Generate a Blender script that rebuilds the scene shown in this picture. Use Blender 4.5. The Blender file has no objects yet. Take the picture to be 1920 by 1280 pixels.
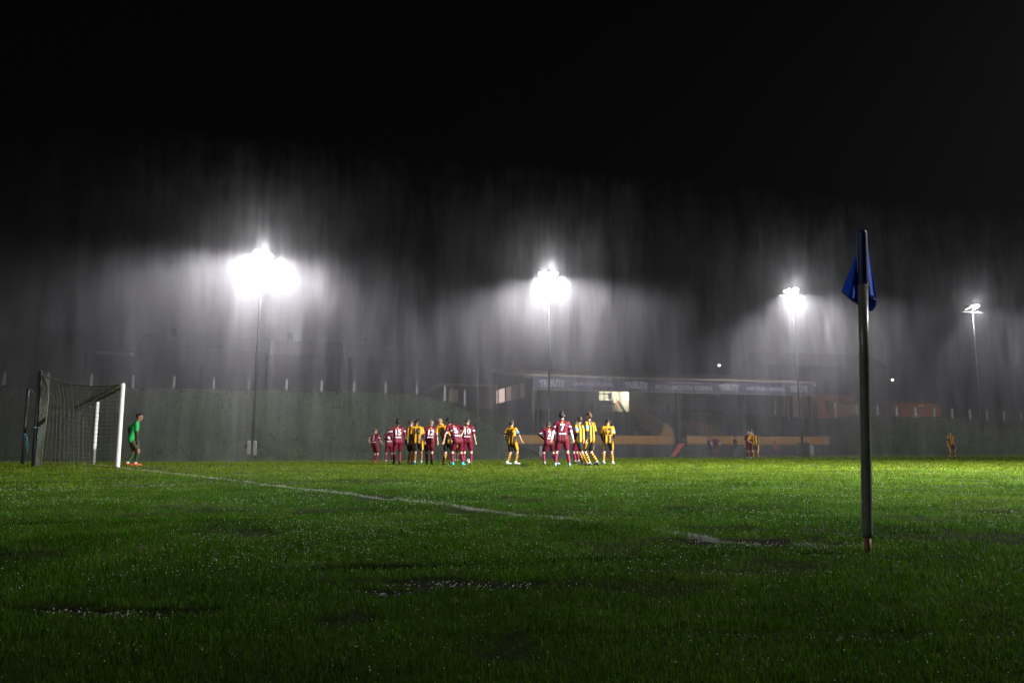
import bpy, math, random
import numpy as np
from mathutils import Vector, Matrix
from mathutils.bvhtree import BVHTree
random.seed(7); rng = np.random.default_rng(11)
S = bpy.context.scene; COL = S.collection

# ------------------------------------------------------------------ camera
F = 1500.0; HC = 0.475; PIT = math.atan(206.0 / F)
cam = bpy.data.cameras.new('camera'); camo = bpy.data.objects.new('camera', cam); COL.objects.link(camo)
cam.sensor_width = 36; cam.lens = 36 * F / 1920; cam.clip_start = 0.05; cam.clip_end = 3000
camo.location = (0, 0, HC); camo.rotation_euler = (math.pi / 2 + PIT, 0, 0)
S.camera = camo
# ------------------------------------------------------------------ night sky
W = bpy.data.worlds.new('World'); S.world = W; W.use_nodes = True
bg = W.node_tree.nodes['Background']
sky = W.node_tree.nodes.new('ShaderNodeTexSky'); sky.sky_type = 'NISHITA'; sky.sun_disc = False
sky.sun_elevation = math.radians(-8); sky.sun_rotation = math.radians(200)
mixn = W.node_tree.nodes.new('ShaderNodeMix'); mixn.data_type = 'RGBA'; mixn.inputs[0].default_value = 0.96
W.node_tree.links.new(sky.outputs[0], mixn.inputs[6]); mixn.inputs[7].default_value = (0.02, 0.021, 0.026, 1)
W.node_tree.links.new(mixn.outputs[2], bg.inputs[0]); bg.inputs[1].default_value = 0.05
# ------------------------------------------------------------------ exposure and sampling
S.view_settings.view_transform = 'Standard'; S.view_settings.look = 'None'
S.view_settings.exposure = 0.0; S.view_settings.gamma = 1.0
cy = S.cycles
cy.use_denoising = True
cy.max_bounces = 5; cy.diffuse_bounces = 2; cy.glossy_bounces = 2; cy.transmission_bounces = 3; cy.volume_bounces = 0
cy.transparent_max_bounces = 6; cy.sample_clamp_direct = 0; cy.sample_clamp_indirect = 3
cy.volume_step_rate = 0.22; cy.volume_max_steps = 1024
LAMP_FAR = [17500, 13500, 12000, 8500]      # W of each far floodlight mast
LAMP_NEAR = [275000, 60000, 9000]
RAIN = 0.0135; HAZE = 0.0002

# ------------------------------------------------------------------ geometry of the view
def ray(px, py):
    u = px - 960; v = 640 - py
    return np.array([u, F * math.cos(PIT) - v * math.sin(PIT), F * math.sin(PIT) + v * math.cos(PIT)])
def pt(px, py, Y):
    r = ray(px, py); return np.array([0, 0, HC]) + r * (Y / r[1])
def gp(px, py, z=0.0):
    r = ray(px, py); return np.array([0, 0, HC]) + r * ((z - HC) / r[2])
def slope(px, py):
    r = ray(px, py); return r[2] / r[1]

# the two axes of the ground: V runs along the touchline and the stand, U away across the pitch
TH = math.radians(15.5)
V = np.array([math.cos(TH), math.sin(TH), 0.0]); U = np.array([-math.sin(TH), math.cos(TH), 0.0]); ZZ = np.array([0, 0, 1.0])
OS = np.array([pt(1000, 731, 70.0)[0], 70.0, 0.0])          # front left corner of the stand
def ss(px):                                                # metres along the stand front
    k = (px - 960) / F * 1.0095
    return (k * OS[1] - OS[0]) / (V[0] - k * V[1])
def st(s, t, z=0.0): return OS + V * s + U * t + ZZ * z

# ------------------------------------------------------------------ low swells of the pitch
# (x, y, z) heights surveyed at spots round the pitch
PEOPLE_SPOTS = [(702, 868.5, 804), (741, 871.5, 786.5), (804, 872, 787.6), (866, 872.5, 779), (1057, 874, 770),
                (1140, 869.5, 784), (1410, 860, 806), (1785, 857, 808.5), (246, 871.3, 769.0)]
CTRL = []
for a_, b_, c_ in PEOPLE_SPOTS:
    Y_ = 1.79 / (slope(a_, c_) - slope(a_, b_)); CTRL.append(pt(a_, b_, Y_))
CTRL += [pt(220.5, 875, 23.6), pt(175, 870.5, 29.6), pt(60, 876, 24.5)]
CTRL += [pt(150, 868, 47), pt(450, 866, 51), pt(760, 862.5, 55), pt(1100, 858.6, 66), pt(1400, 855, 68), pt(1600, 853, 70), pt(1850, 851.5, 68), pt(1300, 857, 66), pt(980, 860.5, 64)]
CTRL = np.array(CTRL)
def gz(x, y):
    x = np.asarray(x, float); y = np.asarray(y, float)
    n = np.zeros(np.broadcast(x, y).shape); d = np.full(n.shape, 0.25)
    for c in CTRL:
        w = np.exp(-((x - c[0]) ** 2 + (y - c[1]) ** 2) / (2 * 5.0 ** 2)); n = n + w * c[2]; d = d + w
    return n / d
def gzf(x, y): return float(gz(x, y))

# ------------------------------------------------------------------ materials
def mat(name, col=(.5, .5, .5), rough=.6, metal=0, spec=.5, attr=False, noise=None, bump=0, emit=None, estr=0, trans=0):
    m = bpy.data.materials.new(name); m.use_nodes = True; nt = m.node_tree; b = nt.nodes['Principled BSDF']
    b.inputs['Base Color'].default_value = (*col, 1); b.inputs['Roughness'].default_value = rough
    b.inputs['Metallic'].default_value = metal; b.inputs['Specular IOR Level'].default_value = spec
    src = None
    if attr:
        a = nt.nodes.new('ShaderNodeVertexColor'); a.layer_name = 'Col'; src = a.outputs[0]
    if noise:
        sc, amt = noise[:2]
        tc = nt.nodes.new('ShaderNodeTexCoord'); n = nt.nodes.new('ShaderNodeTexNoise'); n.inputs['Scale'].default_value = sc
        n.inputs['Detail'].default_value = 6; n.inputs['Roughness'].default_value = .65
        if len(noise) > 2:
            mp = nt.nodes.new('ShaderNodeMapping'); mp.inputs['Scale'].default_value = noise[2]
            nt.links.new(tc.outputs['Object'], mp.inputs[0]); nt.links.new(mp.outputs[0], n.inputs['Vector'])
        else: nt.links.new(tc.outputs['Object'], n.inputs['Vector'])
        mr = nt.nodes.new('ShaderNodeMapRange'); mr.inputs[1].default_value = .3; mr.inputs[2].default_value = .7
        mr.inputs[3].default_value = 1 - amt; mr.inputs[4].default_value = 1 + amt * .6
        nt.links.new(n.outputs[0], mr.inputs[0])
        mx = nt.nodes.new('ShaderNodeVectorMath'); mx.operation = 'SCALE'
        if src: nt.links.new(src, mx.inputs[0])
        else: mx.inputs[0].default_value = col
        nt.links.new(mr.outputs[0], mx.inputs[3]); src = mx.outputs[0]
        if bump:
            bp = nt.nodes.new('ShaderNodeBump'); bp.inputs['Strength'].default_value = bump; bp.inputs['Distance'].default_value = .02
            nt.links.new(n.outputs[0], bp.inputs['Height']); nt.links.new(bp.outputs[0], b.inputs['Normal'])
    if src: nt.links.new(src, b.inputs['Base Color'])
    if emit:
        b.inputs['Emission Color'].default_value = (*emit, 1); b.inputs['Emission Strength'].default_value = estr
        m.cycles.emission_sampling = 'NONE' if estr > 5 else 'AUTO'
    return m
M = {}
M['cloth'] = mat('wet_cloth', attr=True, rough=.62, spec=.35, noise=(14, .18))
M['skin'] = mat('skin', attr=True, rough=.45, spec=.4)
M['hair'] = mat('hair', attr=True, rough=.5, spec=.4)
M['boot'] = mat('boot', attr=True, rough=.3)
M['print'] = mat('shirt_print', attr=True, rough=.5)
M['dark_metal'] = mat('dark_metal', (.03, .032, .034), .35, .3, noise=(9, .3))
M['galv'] = mat('galvanised', (.22, .23, .24), .4, .6, noise=(6, .3, (1, 1, .2)))
M['housing'] = mat('lamp_housing', (.2, .2, .2), .4, .5)
M['lampglass'] = mat('lamp_glass', (.9, .9, .9), .2, emit=(1, .98, .95), estr=60)
M['white_paint'] = mat('white_paint', attr=True, rough=.35, noise=(7, .10, (1, 1, .4)))
M['net'] = mat('net_cord', (.055, .057, .04), .6)
M['rope'] = mat('rope', (.10, .10, .05), .6)
M['teal'] = mat('teal_twine', (.05, .3, .33), .6)
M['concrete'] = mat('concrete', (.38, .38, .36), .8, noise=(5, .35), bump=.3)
M['amber_board'] = mat('amber_board', (.36, .18, .035), .7, noise=(1.4, .22, (1, 1, 4)))
M['dark_wall'] = mat('dark_wall', (.035, .035, .04), .7, noise=(2, .4))
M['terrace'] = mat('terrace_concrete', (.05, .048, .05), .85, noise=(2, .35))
M['seat'] = mat('plastic_seat', attr=True, rough=.5)
M['backwall'] = mat('painted_blockwork', (.19, .21, .16), .8, noise=(1.2, .2))
M['fascia'] = mat('fascia_board', (.028, .020, .058), .5, noise=(1.5, .25))
M['letter'] = mat('fascia_letter', (.46, .46, .5), .5, noise=(4, .2))
M['roof'] = mat('corrugated_sheet', (.30, .25, .20), .6, noise=(2, .3))
M['steel'] = mat('painted_steel', (.014, .014, .016), .5)
M['red_paint'] = mat('red_paint', (.33, .05, .035), .5, noise=(3, .2))
M['orange_render'] = mat('orange_render', (.66, .19, .045), .85, noise=(1.2, .25))
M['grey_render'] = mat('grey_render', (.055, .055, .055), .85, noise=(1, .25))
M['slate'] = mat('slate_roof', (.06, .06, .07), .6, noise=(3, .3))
M['dull_glass'] = mat('dull_glass', (.03, .03, .035), .1)
M['lit_warm'] = mat('lit_window', (.8, .7, .6), .5, emit=(1, .72, .62), estr=1.0)
M['lit_dim'] = mat('dim_window', (.5, .4, .35), .5, emit=(1, .68, .6), estr=.22)
M['lit_faint'] = mat('faint_window', (.3, .26, .2), .5, emit=(1, .8, .6), estr=.05)
M['cream'] = mat('cream_paint', (.80, .77, .60), .7)
M['streetglass'] = mat('street_lamp_glass', (.9, .9, .9), .3, emit=(1, .97, .9), estr=8)
M['tube'] = mat('fluorescent_tube', (.9, .9, .9), .3, emit=(1, .97, .88), estr=4)
M['blue_cloth'] = mat('blue_flag_cloth', (.003, .09, .78), .6, spec=.2, noise=(30, .2))
_b = M['blue_cloth'].node_tree.nodes['Principled BSDF']; _b.inputs['Sheen Weight'].default_value = 0
M['blue_hem'] = mat('blue_hem', (.002, .012, .08), .6)
M['wet_plastic'] = mat('wet_plastic', (.17, .18, .15), .32, noise=(16, .35))
M['peg'] = mat('rusty_peg', (.20, .09, .03), .55, noise=(60, .4))
M['water_drop'] = mat('water_drop', (.95, .97, 1), .1, spec=1)  # white translucent body stands in for the sparkle of clear water
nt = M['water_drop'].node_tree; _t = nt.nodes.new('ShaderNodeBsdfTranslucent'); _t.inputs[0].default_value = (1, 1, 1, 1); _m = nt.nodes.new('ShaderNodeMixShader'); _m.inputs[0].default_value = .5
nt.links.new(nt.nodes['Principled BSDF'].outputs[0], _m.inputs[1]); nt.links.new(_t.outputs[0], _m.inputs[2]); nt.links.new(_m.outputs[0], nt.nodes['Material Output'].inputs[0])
M['string'] = mat('white_string', (.8, .8, .8), .6)
M['ball'] = mat('ball', attr=True, rough=.35)

# ------------------------------------------------------------------ mesh builder
class MB:
    def __init__(s): s.v = []; s.f = []; s.c = []; s.cur = (1, 1, 1)
    def add(s, vs, fs, col=None):
        o = len(s.v); s.v += [tuple(map(float, p)) for p in vs]; s.f += [tuple(i + o for i in f) for f in fs]
        s.c += [col or s.cur] * len(vs); return s
    def box(s, c, size, R=None, col=None):
        hx, hy, hz = [q / 2 for q in size]; c = np.array(c, float)
        vs = [np.array([x, y, z]) for x in (-hx, hx) for y in (-hy, hy) for z in (-hz, hz)]
        if R is not None: vs = [np.array(R) @ p for p in vs]
        return s.add([p + c for p in vs], [(0, 1, 3, 2), (4, 6, 7, 5), (0, 4, 5, 1), (2, 3, 7, 6), (0, 2, 6, 4), (1, 5, 7, 3)], col)
    def sbox(s, s0, s1, t0, t1, z0, z1, col=None):          # box in the stand's own axes
        vs = [st(a, b, c) for a in (s0, s1) for b in (t0, t1) for c in (z0, z1)]
        return s.add(vs, [(0, 1, 3, 2), (4, 6, 7, 5), (0, 4, 5, 1), (2, 3, 7, 6), (0, 2, 6, 4), (1, 5, 7, 3)], col)
    def prism(s, pts, d, col=None):                         # planar outline pushed by vector d
        n = len(pts); d = np.array(d); vs = [np.array(p, float) for p in pts] + [np.array(p, float) + d for p in pts]
        fs = [tuple(range(n))[::-1], tuple(range(n, 2 * n))] + [(i, (i + 1) % n, n + (i + 1) % n, n + i) for i in range(n)]
        return s.add(vs, fs, col)
    def tube(s, pts, r, n=8, col=None, cap=True):
        pts = [np.array(p, float) for p in pts]; k = len(pts)
        rs = r if hasattr(r, '__len__') else [r] * k
        vs = []; a0 = None
        for i, p in enumerate(pts):
            d = pts[min(i + 1, k - 1)] - pts[max(i - 1, 0)]; d = d / (np.linalg.norm(d) + 1e-12)
            if a0 is None:
                h = np.array([0, 0, 1.]) if abs(d[2]) < .9 else np.array([1., 0, 0]); a0 = np.cross(d, h)
            a0 = a0 - d * np.dot(a0, d); a0 /= np.linalg.norm(a0) + 1e-12; b0 = np.cross(d, a0)
            for j in range(n):
                t = 2 * math.pi * j / n; vs.append(p + rs[i] * (math.cos(t) * a0 + math.sin(t) * b0))
        fs = [(i * n + j, i * n + (j + 1) % n, (i + 1) * n + (j + 1) % n, (i + 1) * n + j) for i in range(k - 1) for j in range(n)]
        if cap: fs += [tuple(range(n))[::-1], tuple(range((k - 1) * n, k * n))]
        return s.add(vs, fs, col)
    def cap(s, p0, r0, p1, r1, n=12, m=4, col=None):        # tapered capsule
        p0 = np.array(p0, float); p1 = np.array(p1, float); d = p1 - p0; L = np.linalg.norm(d)
        d = d / L if L > 1e-6 else np.array([0, 0, 1.])
        P = []; R = []
        for i in range(m): a = math.pi / 2 * (1 - i / m); P.append(p0 - d * r0 * math.sin(a)); R.append(max(r0 * math.cos(a), 1e-4))
        P.append(p0); R.append(r0); P.append(p1); R.append(r1)
        for i in range(1, m + 1): a = math.pi / 2 * i / m; P.append(p1 + d * r1 * math.sin(a)); R.append(max(r1 * math.cos(a), 1e-4))
        return s._rings(P, R, d, n, col)
    def _rings(s, P, R, d, n, col):
        h = np.array([0, 0, 1.]) if abs(d[2]) < .9 else np.array([1., 0, 0]); a0 = np.cross(d, h); a0 /= np.linalg.norm(a0); b0 = np.cross(d, a0)
        vs = []; k = len(P)
        for p, r in zip(P, R):
            for j in range(n): t = 2 * math.pi * j / n; vs.append(p + r * (math.cos(t) * a0 + math.sin(t) * b0))
        fs = [(i * n + j, i * n + (j + 1) % n, (i + 1) * n + (j + 1) % n, (i + 1) * n + j) for i in range(k - 1) for j in range(n)]
        fs += [tuple(range(n))[::-1], tuple(range((k - 1) * n, k * n))]
        return s.add(vs, fs, col)
    def mesh(s, name, m=None, smooth=False, color=False):
        me = bpy.data.meshes.new(name); me.from_pydata(s.v, [], s.f)
        if m: me.materials.append(m)
        if color: setcol(me, np.array([(*c, 1) for c in s.c]))
        if smooth: me.polygons.foreach_set('use_smooth', [True] * len(me.polygons))
        me.update(); return me
    def build(s, name, m, parent=None, smooth=False, color=False, org=None):
        if org is not None: s.v = [(a - org[0], b - org[1], c - org[2]) for a, b, c in s.v]
        return link(name, s.mesh(name, m, smooth, color), parent, org)
def setcol(me, arr):
    a = me.color_attributes.new('Col', 'FLOAT_COLOR', 'POINT'); a.data.foreach_set('color', np.asarray(arr, dtype=np.float32).ravel())
def link(name, me, parent=None, org=None):
    o = bpy.data.objects.new(name, me); COL.objects.link(o)
    if parent is not None: o.parent = parent
    if org is not None: o.location = tuple(map(float, org))
    return o
def tag(o, label=None, cat=None, group=None, kind=None):
    for k, x in (('label', label), ('category', cat), ('group', group), ('kind', kind)):
        if x: o[k] = x
    return o
def empty(name, loc=(0, 0, 0), **k):
    o = bpy.data.objects.new(name, None); COL.objects.link(o); o.location = tuple(map(float, loc)); o.empty_display_size = .2
    return tag(o, **k)
# parts of a thing whose Empty stands at loc are built in world axes, then shifted
def part(mb, name, m, root, smooth=False, color=False):
    l = np.array(root.matrix_basis.translation) if root.parent is None else np.array(root['org'])
    mb.v = [(a - l[0], b - l[1], c - l[2]) for a, b, c in mb.v]
    o = link(name, mb.mesh(name, m, smooth, color), root)
    o['org'] = tuple(map(float, l)) ; return o
def text_mesh(txt, size, depth=.01, align='CENTER', shear=0, bold=0):
    c = bpy.data.curves.new('t', 'FONT'); c.body = txt; c.size = size; c.extrude = depth; c.align_x = align; c.align_y = 'CENTER'; c.offset = bold
    c.resolution_u = 3
    o = bpy.data.objects.new('t', c); COL.objects.link(o); bpy.context.view_layer.update()
    me = bpy.data.meshes.new_from_object(o.evaluated_get(bpy.context.evaluated_depsgraph_get()))
    bpy.data.objects.remove(o); bpy.data.curves.remove(c)
    v = np.empty(len(me.vertices) * 3); me.vertices.foreach_get('co', v); f = [tuple(p.vertices) for p in me.polygons]
    bpy.data.meshes.remove(me); return v.reshape(-1, 3), f

# ================================================================== THE PITCH
GP1 = gp(220.5, 875, gzf(-11.4, 23.6)); GP1 = pt(220.5, 875, 23.6)   # near goal post foot
GP2 = pt(175, 870.5, 29.6)                                           # far goal post foot
CORN = gp(1627, 1037)                                                # corner flag foot
GL = (GP1 - CORN)[:2]; GLn = np.linalg.norm(GL); GL = GL / GLn; GN = np.array([GL[1], -GL[0]])
def line_d(x, y):
    a = (x - CORN[0]) * GL[0] + (y - CORN[1]) * GL[1]; b = (x - CORN[0]) * GN[0] + (y - CORN[1]) * GN[1]; return a, b
MUD = []   # bare muddy patches: x, y, half length, half width, strength
for px, py, ax, bx, k in [(1352, 1008, .50, .16, 1.), (1470, 1017, .50, .10, 1.), (960, 1095, .30, .12, .9), (800, 1092, .42, .12, .9), (880, 1098, .30, .09, .9), (715, 1110, .16, .06, 1.),
                          (1340, 1078, .35, .08, .7), (100, 1143, .16, .06, 1.), (200, 1150, .12, .05, .8), (305, 1152, .22, .06, 1.), (1480, 1190, .5, .06, .6), (620, 905, .8, .5, .3),
                          (300, 880, 1.2, 1.0, .5), (1690, 968, .3, .2, .5), (1000, 960, .8, .4, .4), (60, 1205, .2, .06, .4), (1130, 1022, .2, .10, .7), (1700, 1045, .3, .06, .5), (930, 1190, .3, .05, .5)]:
    g = gp(px, py); MUD.append((g[0], g[1], ax, bx, k))
def vnoise(x, y, sc, seed=0):
    x = np.asarray(x) * sc; y = np.asarray(y) * sc
    xi = np.floor(x).astype(np.int64); yi = np.floor(y).astype(np.int64); fx = x - xi; fy = y - yi
    fx = fx * fx * (3 - 2 * fx); fy = fy * fy * (3 - 2 * fy)
    def h(a, b):
        n = (a * 374761393 + b * 668265263 + seed * 1442695041) & 0xffffffff
        n = ((n ^ (n >> 13)) * 1274126177) & 0xffffffff; return ((n ^ (n >> 16)) & 0xffff) / 65535.0
    return (h(xi, yi) * (1 - fx) + h(xi + 1, yi) * fx) * (1 - fy) + (h(xi, yi + 1) * (1 - fx) + h(xi + 1, yi + 1) * fx) * fy
def fbm(x, y, sc, seed=0, o=4):
    s = 0; a = .5
    for i in range(o): s = s + a * vnoise(x, y, sc * 2 ** i, seed + i); a *= .5
    return s / (1 - .5 ** o)
def mudness(x, y):
    m = np.zeros(np.shape(x))
    wob = (fbm(x, y, 7, 3) - .5) * 1.6
    for a, b, rx, ry, k in MUD:
        d = np.sqrt(((x - a) / rx) ** 2 + ((y - b) / ry) ** 2) + wob
        m = np.maximum(m, k * np.clip((1.15 - d) / .35, 0, 1))
    spots = np.clip((fbm(x, y, 2.1, 40) - .635) / .06, 0, 1) * .7
    return np.maximum(m, spots)
def paintness(x, y):
    a, b = line_d(x, y)
    w = np.clip((.047 - np.abs(b + (fbm(x, y, 3, 9) - .5) * .03)) / .02, 0, 1) * (a > -.3) * (a < GLn + 9)
    fade = np.interp(a, [0, .5, .8, 1.15, 1.35, 2.0, 2.6, 3.4, 4.6, 6.5, 40], [.2, .35, .8, .6, .22, .28, .45, .7, .95, 1.15, 1.2])
    p = w * np.clip(fade * 1.25 - np.clip(fbm(x, y, 5, 21) - .35, 0, 1) * 1.2, 0, 1)
    # worn far line that crosses the pitch
    d = y - (28.2 + .02 * x); q = (np.abs(d) < .06 + .0 * y) * (x > 3.5) * (x < 21) * np.clip((fbm(x, y, .9, 33) - .40) * 5, 0, 1) * .8
    d2 = y - (24.6 - .01 * x); q2 = (np.abs(d2) < .05) * (x < -1.5) * (x > -11) * np.clip((fbm(x, y, 1.1, 35) - .5) * 6, 0, 1) * .6
    return np.maximum(np.maximum(p, q), q2)

# ---- ground sheet: fine near the lens, coarse far away, one mesh
def axis_lines(lims):
    out = [lims[0][0]]
    for a, b, d in lims:
        n = max(1, int(round((b - a) / d))); out += list(np.linspace(a, b, n + 1)[1:])
    return np.array(out)
gx = axis_lines([(-900, -80, 120), (-80, -30, 2.5), (-30, -6, .8), (-6, -3, .12), (-3, 4, .05), (4, 8, .12), (8, 40, .8), (40, 90, 2.5), (90, 1300, 140)])
gy = axis_lines([(-60, -4, 8), (-4, 1, .5), (1, 6, .05), (6, 12, .12), (12, 40, .7), (40, 90, 2.5), (90, 1500, 120)])
X, Y = np.meshgrid(gx, gy); X = X.ravel(); Y = Y.ravel()
near = np.exp(-np.maximum(0, Y - 8) / 12)
Z = gz(X, Y) + (fbm(X, Y, .9, 5) - .5) * .05 * near + (fbm(X, Y, 6, 8) - .5) * .016 * near - mudness(X, Y) * .012 * near
def near_h(x, y):
    n = np.exp(-np.maximum(0, y - 8) / 12)
    return gz(x, y) + (fbm(x, y, .9, 5) - .5) * .05 * n + (fbm(x, y, 6, 8) - .5) * .016 * n - mudness(x, y) * .012 * n
me = bpy.data.meshes.new('pitch_ground'); nx = len(gx); ny = len(gy)
idx = np.arange(nx * ny).reshape(ny, nx)
q = np.stack([idx[:-1, :-1], idx[:-1, 1:], idx[1:, 1:], idx[1:, :-1]], -1).reshape(-1, 4)
me.from_pydata(np.stack([X, Y, Z], 1).tolist(), [], q.tolist()); me.polygons.foreach_set('use_smooth', [True] * len(me.polygons))
mu = mudness(X, Y); pa = paintness(X, Y) * (Y < 12)
cc = np.zeros((len(X), 4)); cc[:, 0] = mu; cc[:, 1] = pa; cc[:, 3] = 1; setcol(me, cc)
gm = bpy.data.materials.new('turf_soil'); gm.use_nodes = True; nt = gm.node_tree; b = nt.nodes['Principled BSDF']
def N(t, **k):
    n = nt.nodes.new(t)
    for a, v_ in k.items(): setattr(n, a, v_)
    return n
tc = N('ShaderNodeTexCoord'); n1 = N('ShaderNodeTexNoise'); n1.inputs['Scale'].default_value = .35; n1.inputs['Detail'].default_value = 8
n2 = N('ShaderNodeTexNoise'); n2.inputs['Scale'].default_value = 9; n2.inputs['Detail'].default_value = 8; n2.inputs['Roughness'].default_value = .8
n3 = N('ShaderNodeTexNoise'); n3.inputs['Scale'].default_value = 45; n3.inputs['Detail'].default_value = 4
for n in (n1, n2, n3): nt.links.new(tc.outputs['Object'], n.inputs['Vector'])
r1 = N('ShaderNodeValToRGB'); r1.color_ramp.elements[0].position = .35; r1.color_ramp.elements[0].color = (.028, .062, .007, 1)
r1.color_ramp.elements[1].position = .68; r1.color_ramp.elements[1].color = (.075, .125, .014, 1)
nt.links.new(n1.outputs[0], r1.inputs[0])
r2 = N('ShaderNodeMapRange'); r2.inputs[1].default_value = .3; r2.inputs[2].default_value = .7; r2.inputs[3].default_value = .45; r2.inputs[4].default_value = 1.35
nt.links.new(n2.outputs[0], r2.inputs[0]); sc1 = N('ShaderNodeVectorMath', operation='SCALE'); nt.links.new(r1.outputs[0], sc1.inputs[0]); nt.links.new(r2.outputs[0], sc1.inputs[3])
at = N('ShaderNodeVertexColor'); at.layer_name = 'Col'; sp = N('ShaderNodeSeparateColor'); nt.links.new(at.outputs[0], sp.inputs[0])
mx1 = N('ShaderNodeMix', data_type='RGBA'); nt.links.new(sp.outputs[0], mx1.inputs[0]); nt.links.new(sc1.outputs[0], mx1.inputs[6])
sc2 = N('ShaderNodeVectorMath', operation='SCALE'); sc2.inputs[0].default_value = (.014, .010, .007); nt.links.new(r2.outputs[0], sc2.inputs[3]); nt.links.new(sc2.outputs[0], mx1.inputs[7])
mx2 = N('ShaderNodeMix', data_type='RGBA'); pm = N('ShaderNodeMath', operation='MULTIPLY'); nt.links.new(sp.outputs[1], pm.inputs[0]); pm.inputs[1].default_value = .5
nt.links.new(pm.outputs[0], mx2.inputs[0]); nt.links.new(mx1.outputs[2], mx2.inputs[6]); mx2.inputs[7].default_value = (.5, .5, .48, 1)
nt.links.new(mx2.outputs[2], b.inputs['Base Color'])
rr = N('ShaderNodeMapRange'); rr.inputs[3].default_value = .75; rr.inputs[4].default_value = .8; b.inputs['Specular IOR Level'].default_value = .06; nt.links.new(sp.outputs[0], rr.inputs[0]); nt.links.new(rr.outputs[0], b.inputs['Roughness'])
bp = N('ShaderNodeBump'); bp.inputs['Strength'].default_value = .9; bp.inputs['Distance'].default_value = .02
ad = N('ShaderNodeMath', operation='ADD'); nt.links.new(n2.outputs[0], ad.inputs[0]); nt.links.new(n3.outputs[0], ad.inputs[1]); nt.links.new(ad.outputs[0], bp.inputs['Height']); nt.links.new(bp.outputs[0], b.inputs['Normal'])
me.materials.append(gm); tag(link('ground', me), 'muddy football pitch ground under the grass', None, None, 'structure')

# ---- grass blades
gmat = bpy.data.materials.new('grass_blade'); gmat.use_nodes = True; nt = gmat.node_tree; b = nt.nodes['Principled BSDF']
a = N('ShaderNodeVertexColor'); a.layer_name = 'Col'; nt.links.new(a.outputs[0], b.inputs['Base Color']); b.inputs['Roughness'].default_value = .5; b.inputs['Specular IOR Level'].default_value = .10
tl = N('ShaderNodeBsdfTranslucent'); nt.links.new(a.outputs[0], tl.inputs[0]); ms = N('ShaderNodeMixShader'); ms.inputs[0].default_value = .35
nt.links.new(b.outputs[0], ms.inputs[1]); nt.links.new(tl.outputs[0], ms.inputs[2]); nt.links.new(ms.outputs[0], nt.nodes['Material Output'].inputs[0])
TIPS = []
def blades(r0, r1, dens, h, w, simple, half=40, ylim=None):
    ar = math.radians(half * 2) * (r1 * r1 - r0 * r0) / 2; n = int(ar * dens)
    r = np.sqrt(rng.uniform(r0 * r0, r1 * r1, n)); th = rng.uniform(-math.radians(half), math.radians(half), n)
    x = r * np.sin(th); y = r * np.cos(th)
    mu = mudness(x, y); clump = fbm(x, y, 4.5, 50)
    keep = rng.uniform(0, 1, n) > np.clip(mu * 1.05, 0, .97) * .98
    if ylim is not None: keep &= ylim(x, y)
    x, y, mu, clump = x[keep], y[keep], mu[keep], clump[keep]; n = len(x)
    z = near_h(x, y)
    hh = .72 * h * rng.uniform(.55, 1.25, n) * (.55 + .9 * clump) * (1 - .5 * mu); ww = w * rng.uniform(.6, 1.3, n)
    a = rng.uniform(0, 2 * math.pi, n); lean = rng.uniform(.1, .9, n) * hh; la = a + rng.uniform(-.8, .8, n) + math.pi / 2
    dx, dy = np.cos(a) * ww / 2, np.sin(a) * ww / 2; lx, ly = np.cos(la) * lean, np.sin(la) * lean
    big = fbm(x, y, .35, 60); med = fbm(x, y, 2.2, 70)
    k = (.55 + .9 * rng.uniform(0, 1, n)) * (.35 + 1.3 * med)
    g = np.stack([.036 + .06 * big + .05 * np.clip((y - 9) / 12, 0, 1), .15 + .05 * big, .0035 + 0 * big], 1) * k[:, None]
    dry = (rng.uniform(0, 1, n) < .05 + .12 * (med > .62))[:, None]; g = np.where(dry, np.array([.16, .14, .05]) * k[:, None], g)
    pnt = (paintness(x, y) > rng.uniform(0.02, .62, n))[:, None]; g = np.where(pnt, np.array([.46, .47, .43]) * (.5 + .4 * k[:, None]), g)
    if simple:
        P = np.empty((n, 3, 3)); P[:, 0] = np.stack([x - dx, y - dy, z - .004], 1); P[:, 1] = np.stack([x + dx, y + dy, z - .004], 1); P[:, 2] = np.stack([x + lx, y + ly, z + hh], 1)
        nv = 3; tri = np.arange(n * 3).reshape(n, 3); loops = tri.ravel(); starts = np.arange(n) * 3; 
    else:
        P = np.empty((n, 5, 3)); zb = z - .004
        P[:, 0] = np.stack([x - dx, y - dy, zb], 1); P[:, 1] = np.stack([x + dx, y + dy, zb], 1)
        P[:, 2] = np.stack([x + dx * .8 + lx * .3, y + dy * .8 + ly * .3, z + hh * .6], 1); P[:, 3] = np.stack([x - dx * .8 + lx * .3, y - dy * .8 + ly * .3, z + hh * .6], 1)
        P[:, 4] = np.stack([x + lx, y + ly, z + hh * (.95 - .2 * lean / hh)], 1)
        nv = 5; base = (np.arange(n) * 5)[:, None]; loops = np.concatenate([base + np.array([[0, 1, 2, 3]]), base + np.array([[3, 2, 4]])], 1).ravel()
        starts = ((np.arange(n) * 7)[:, None] + np.array([[0, 4]])).ravel()
    TIPS.append(P[:, -1, :])
    return P.reshape(-1, 3), loops, starts, np.repeat(g, nv, 0)
parts = [blades(48, 92, 22, .07, .07, True, 36), blades(1.3, 3.2, 15000, .029, .0022, False), blades(3.2, 6.5, 6800, .032, .0031, False), blades(6.5, 12, 2000, .036, .0055, True),
         blades(12, 24, 420, .042, .013, True, 38), blades(24, 48, 90, .05, .03, True, 36)]
vo = 0; lo = 0; Vs, Ls, Ss, Cs = [], [], [], []
for p, l, s_, c in parts:
    Vs.append(p); Ls.append(l + vo); Ss.append(s_ + lo); Cs.append(c); vo += len(p); lo += len(l)
Vs = np.concatenate(Vs); Ls = np.concatenate(Ls); Ss = np.concatenate(Ss); Cs = np.concatenate(Cs)
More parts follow.
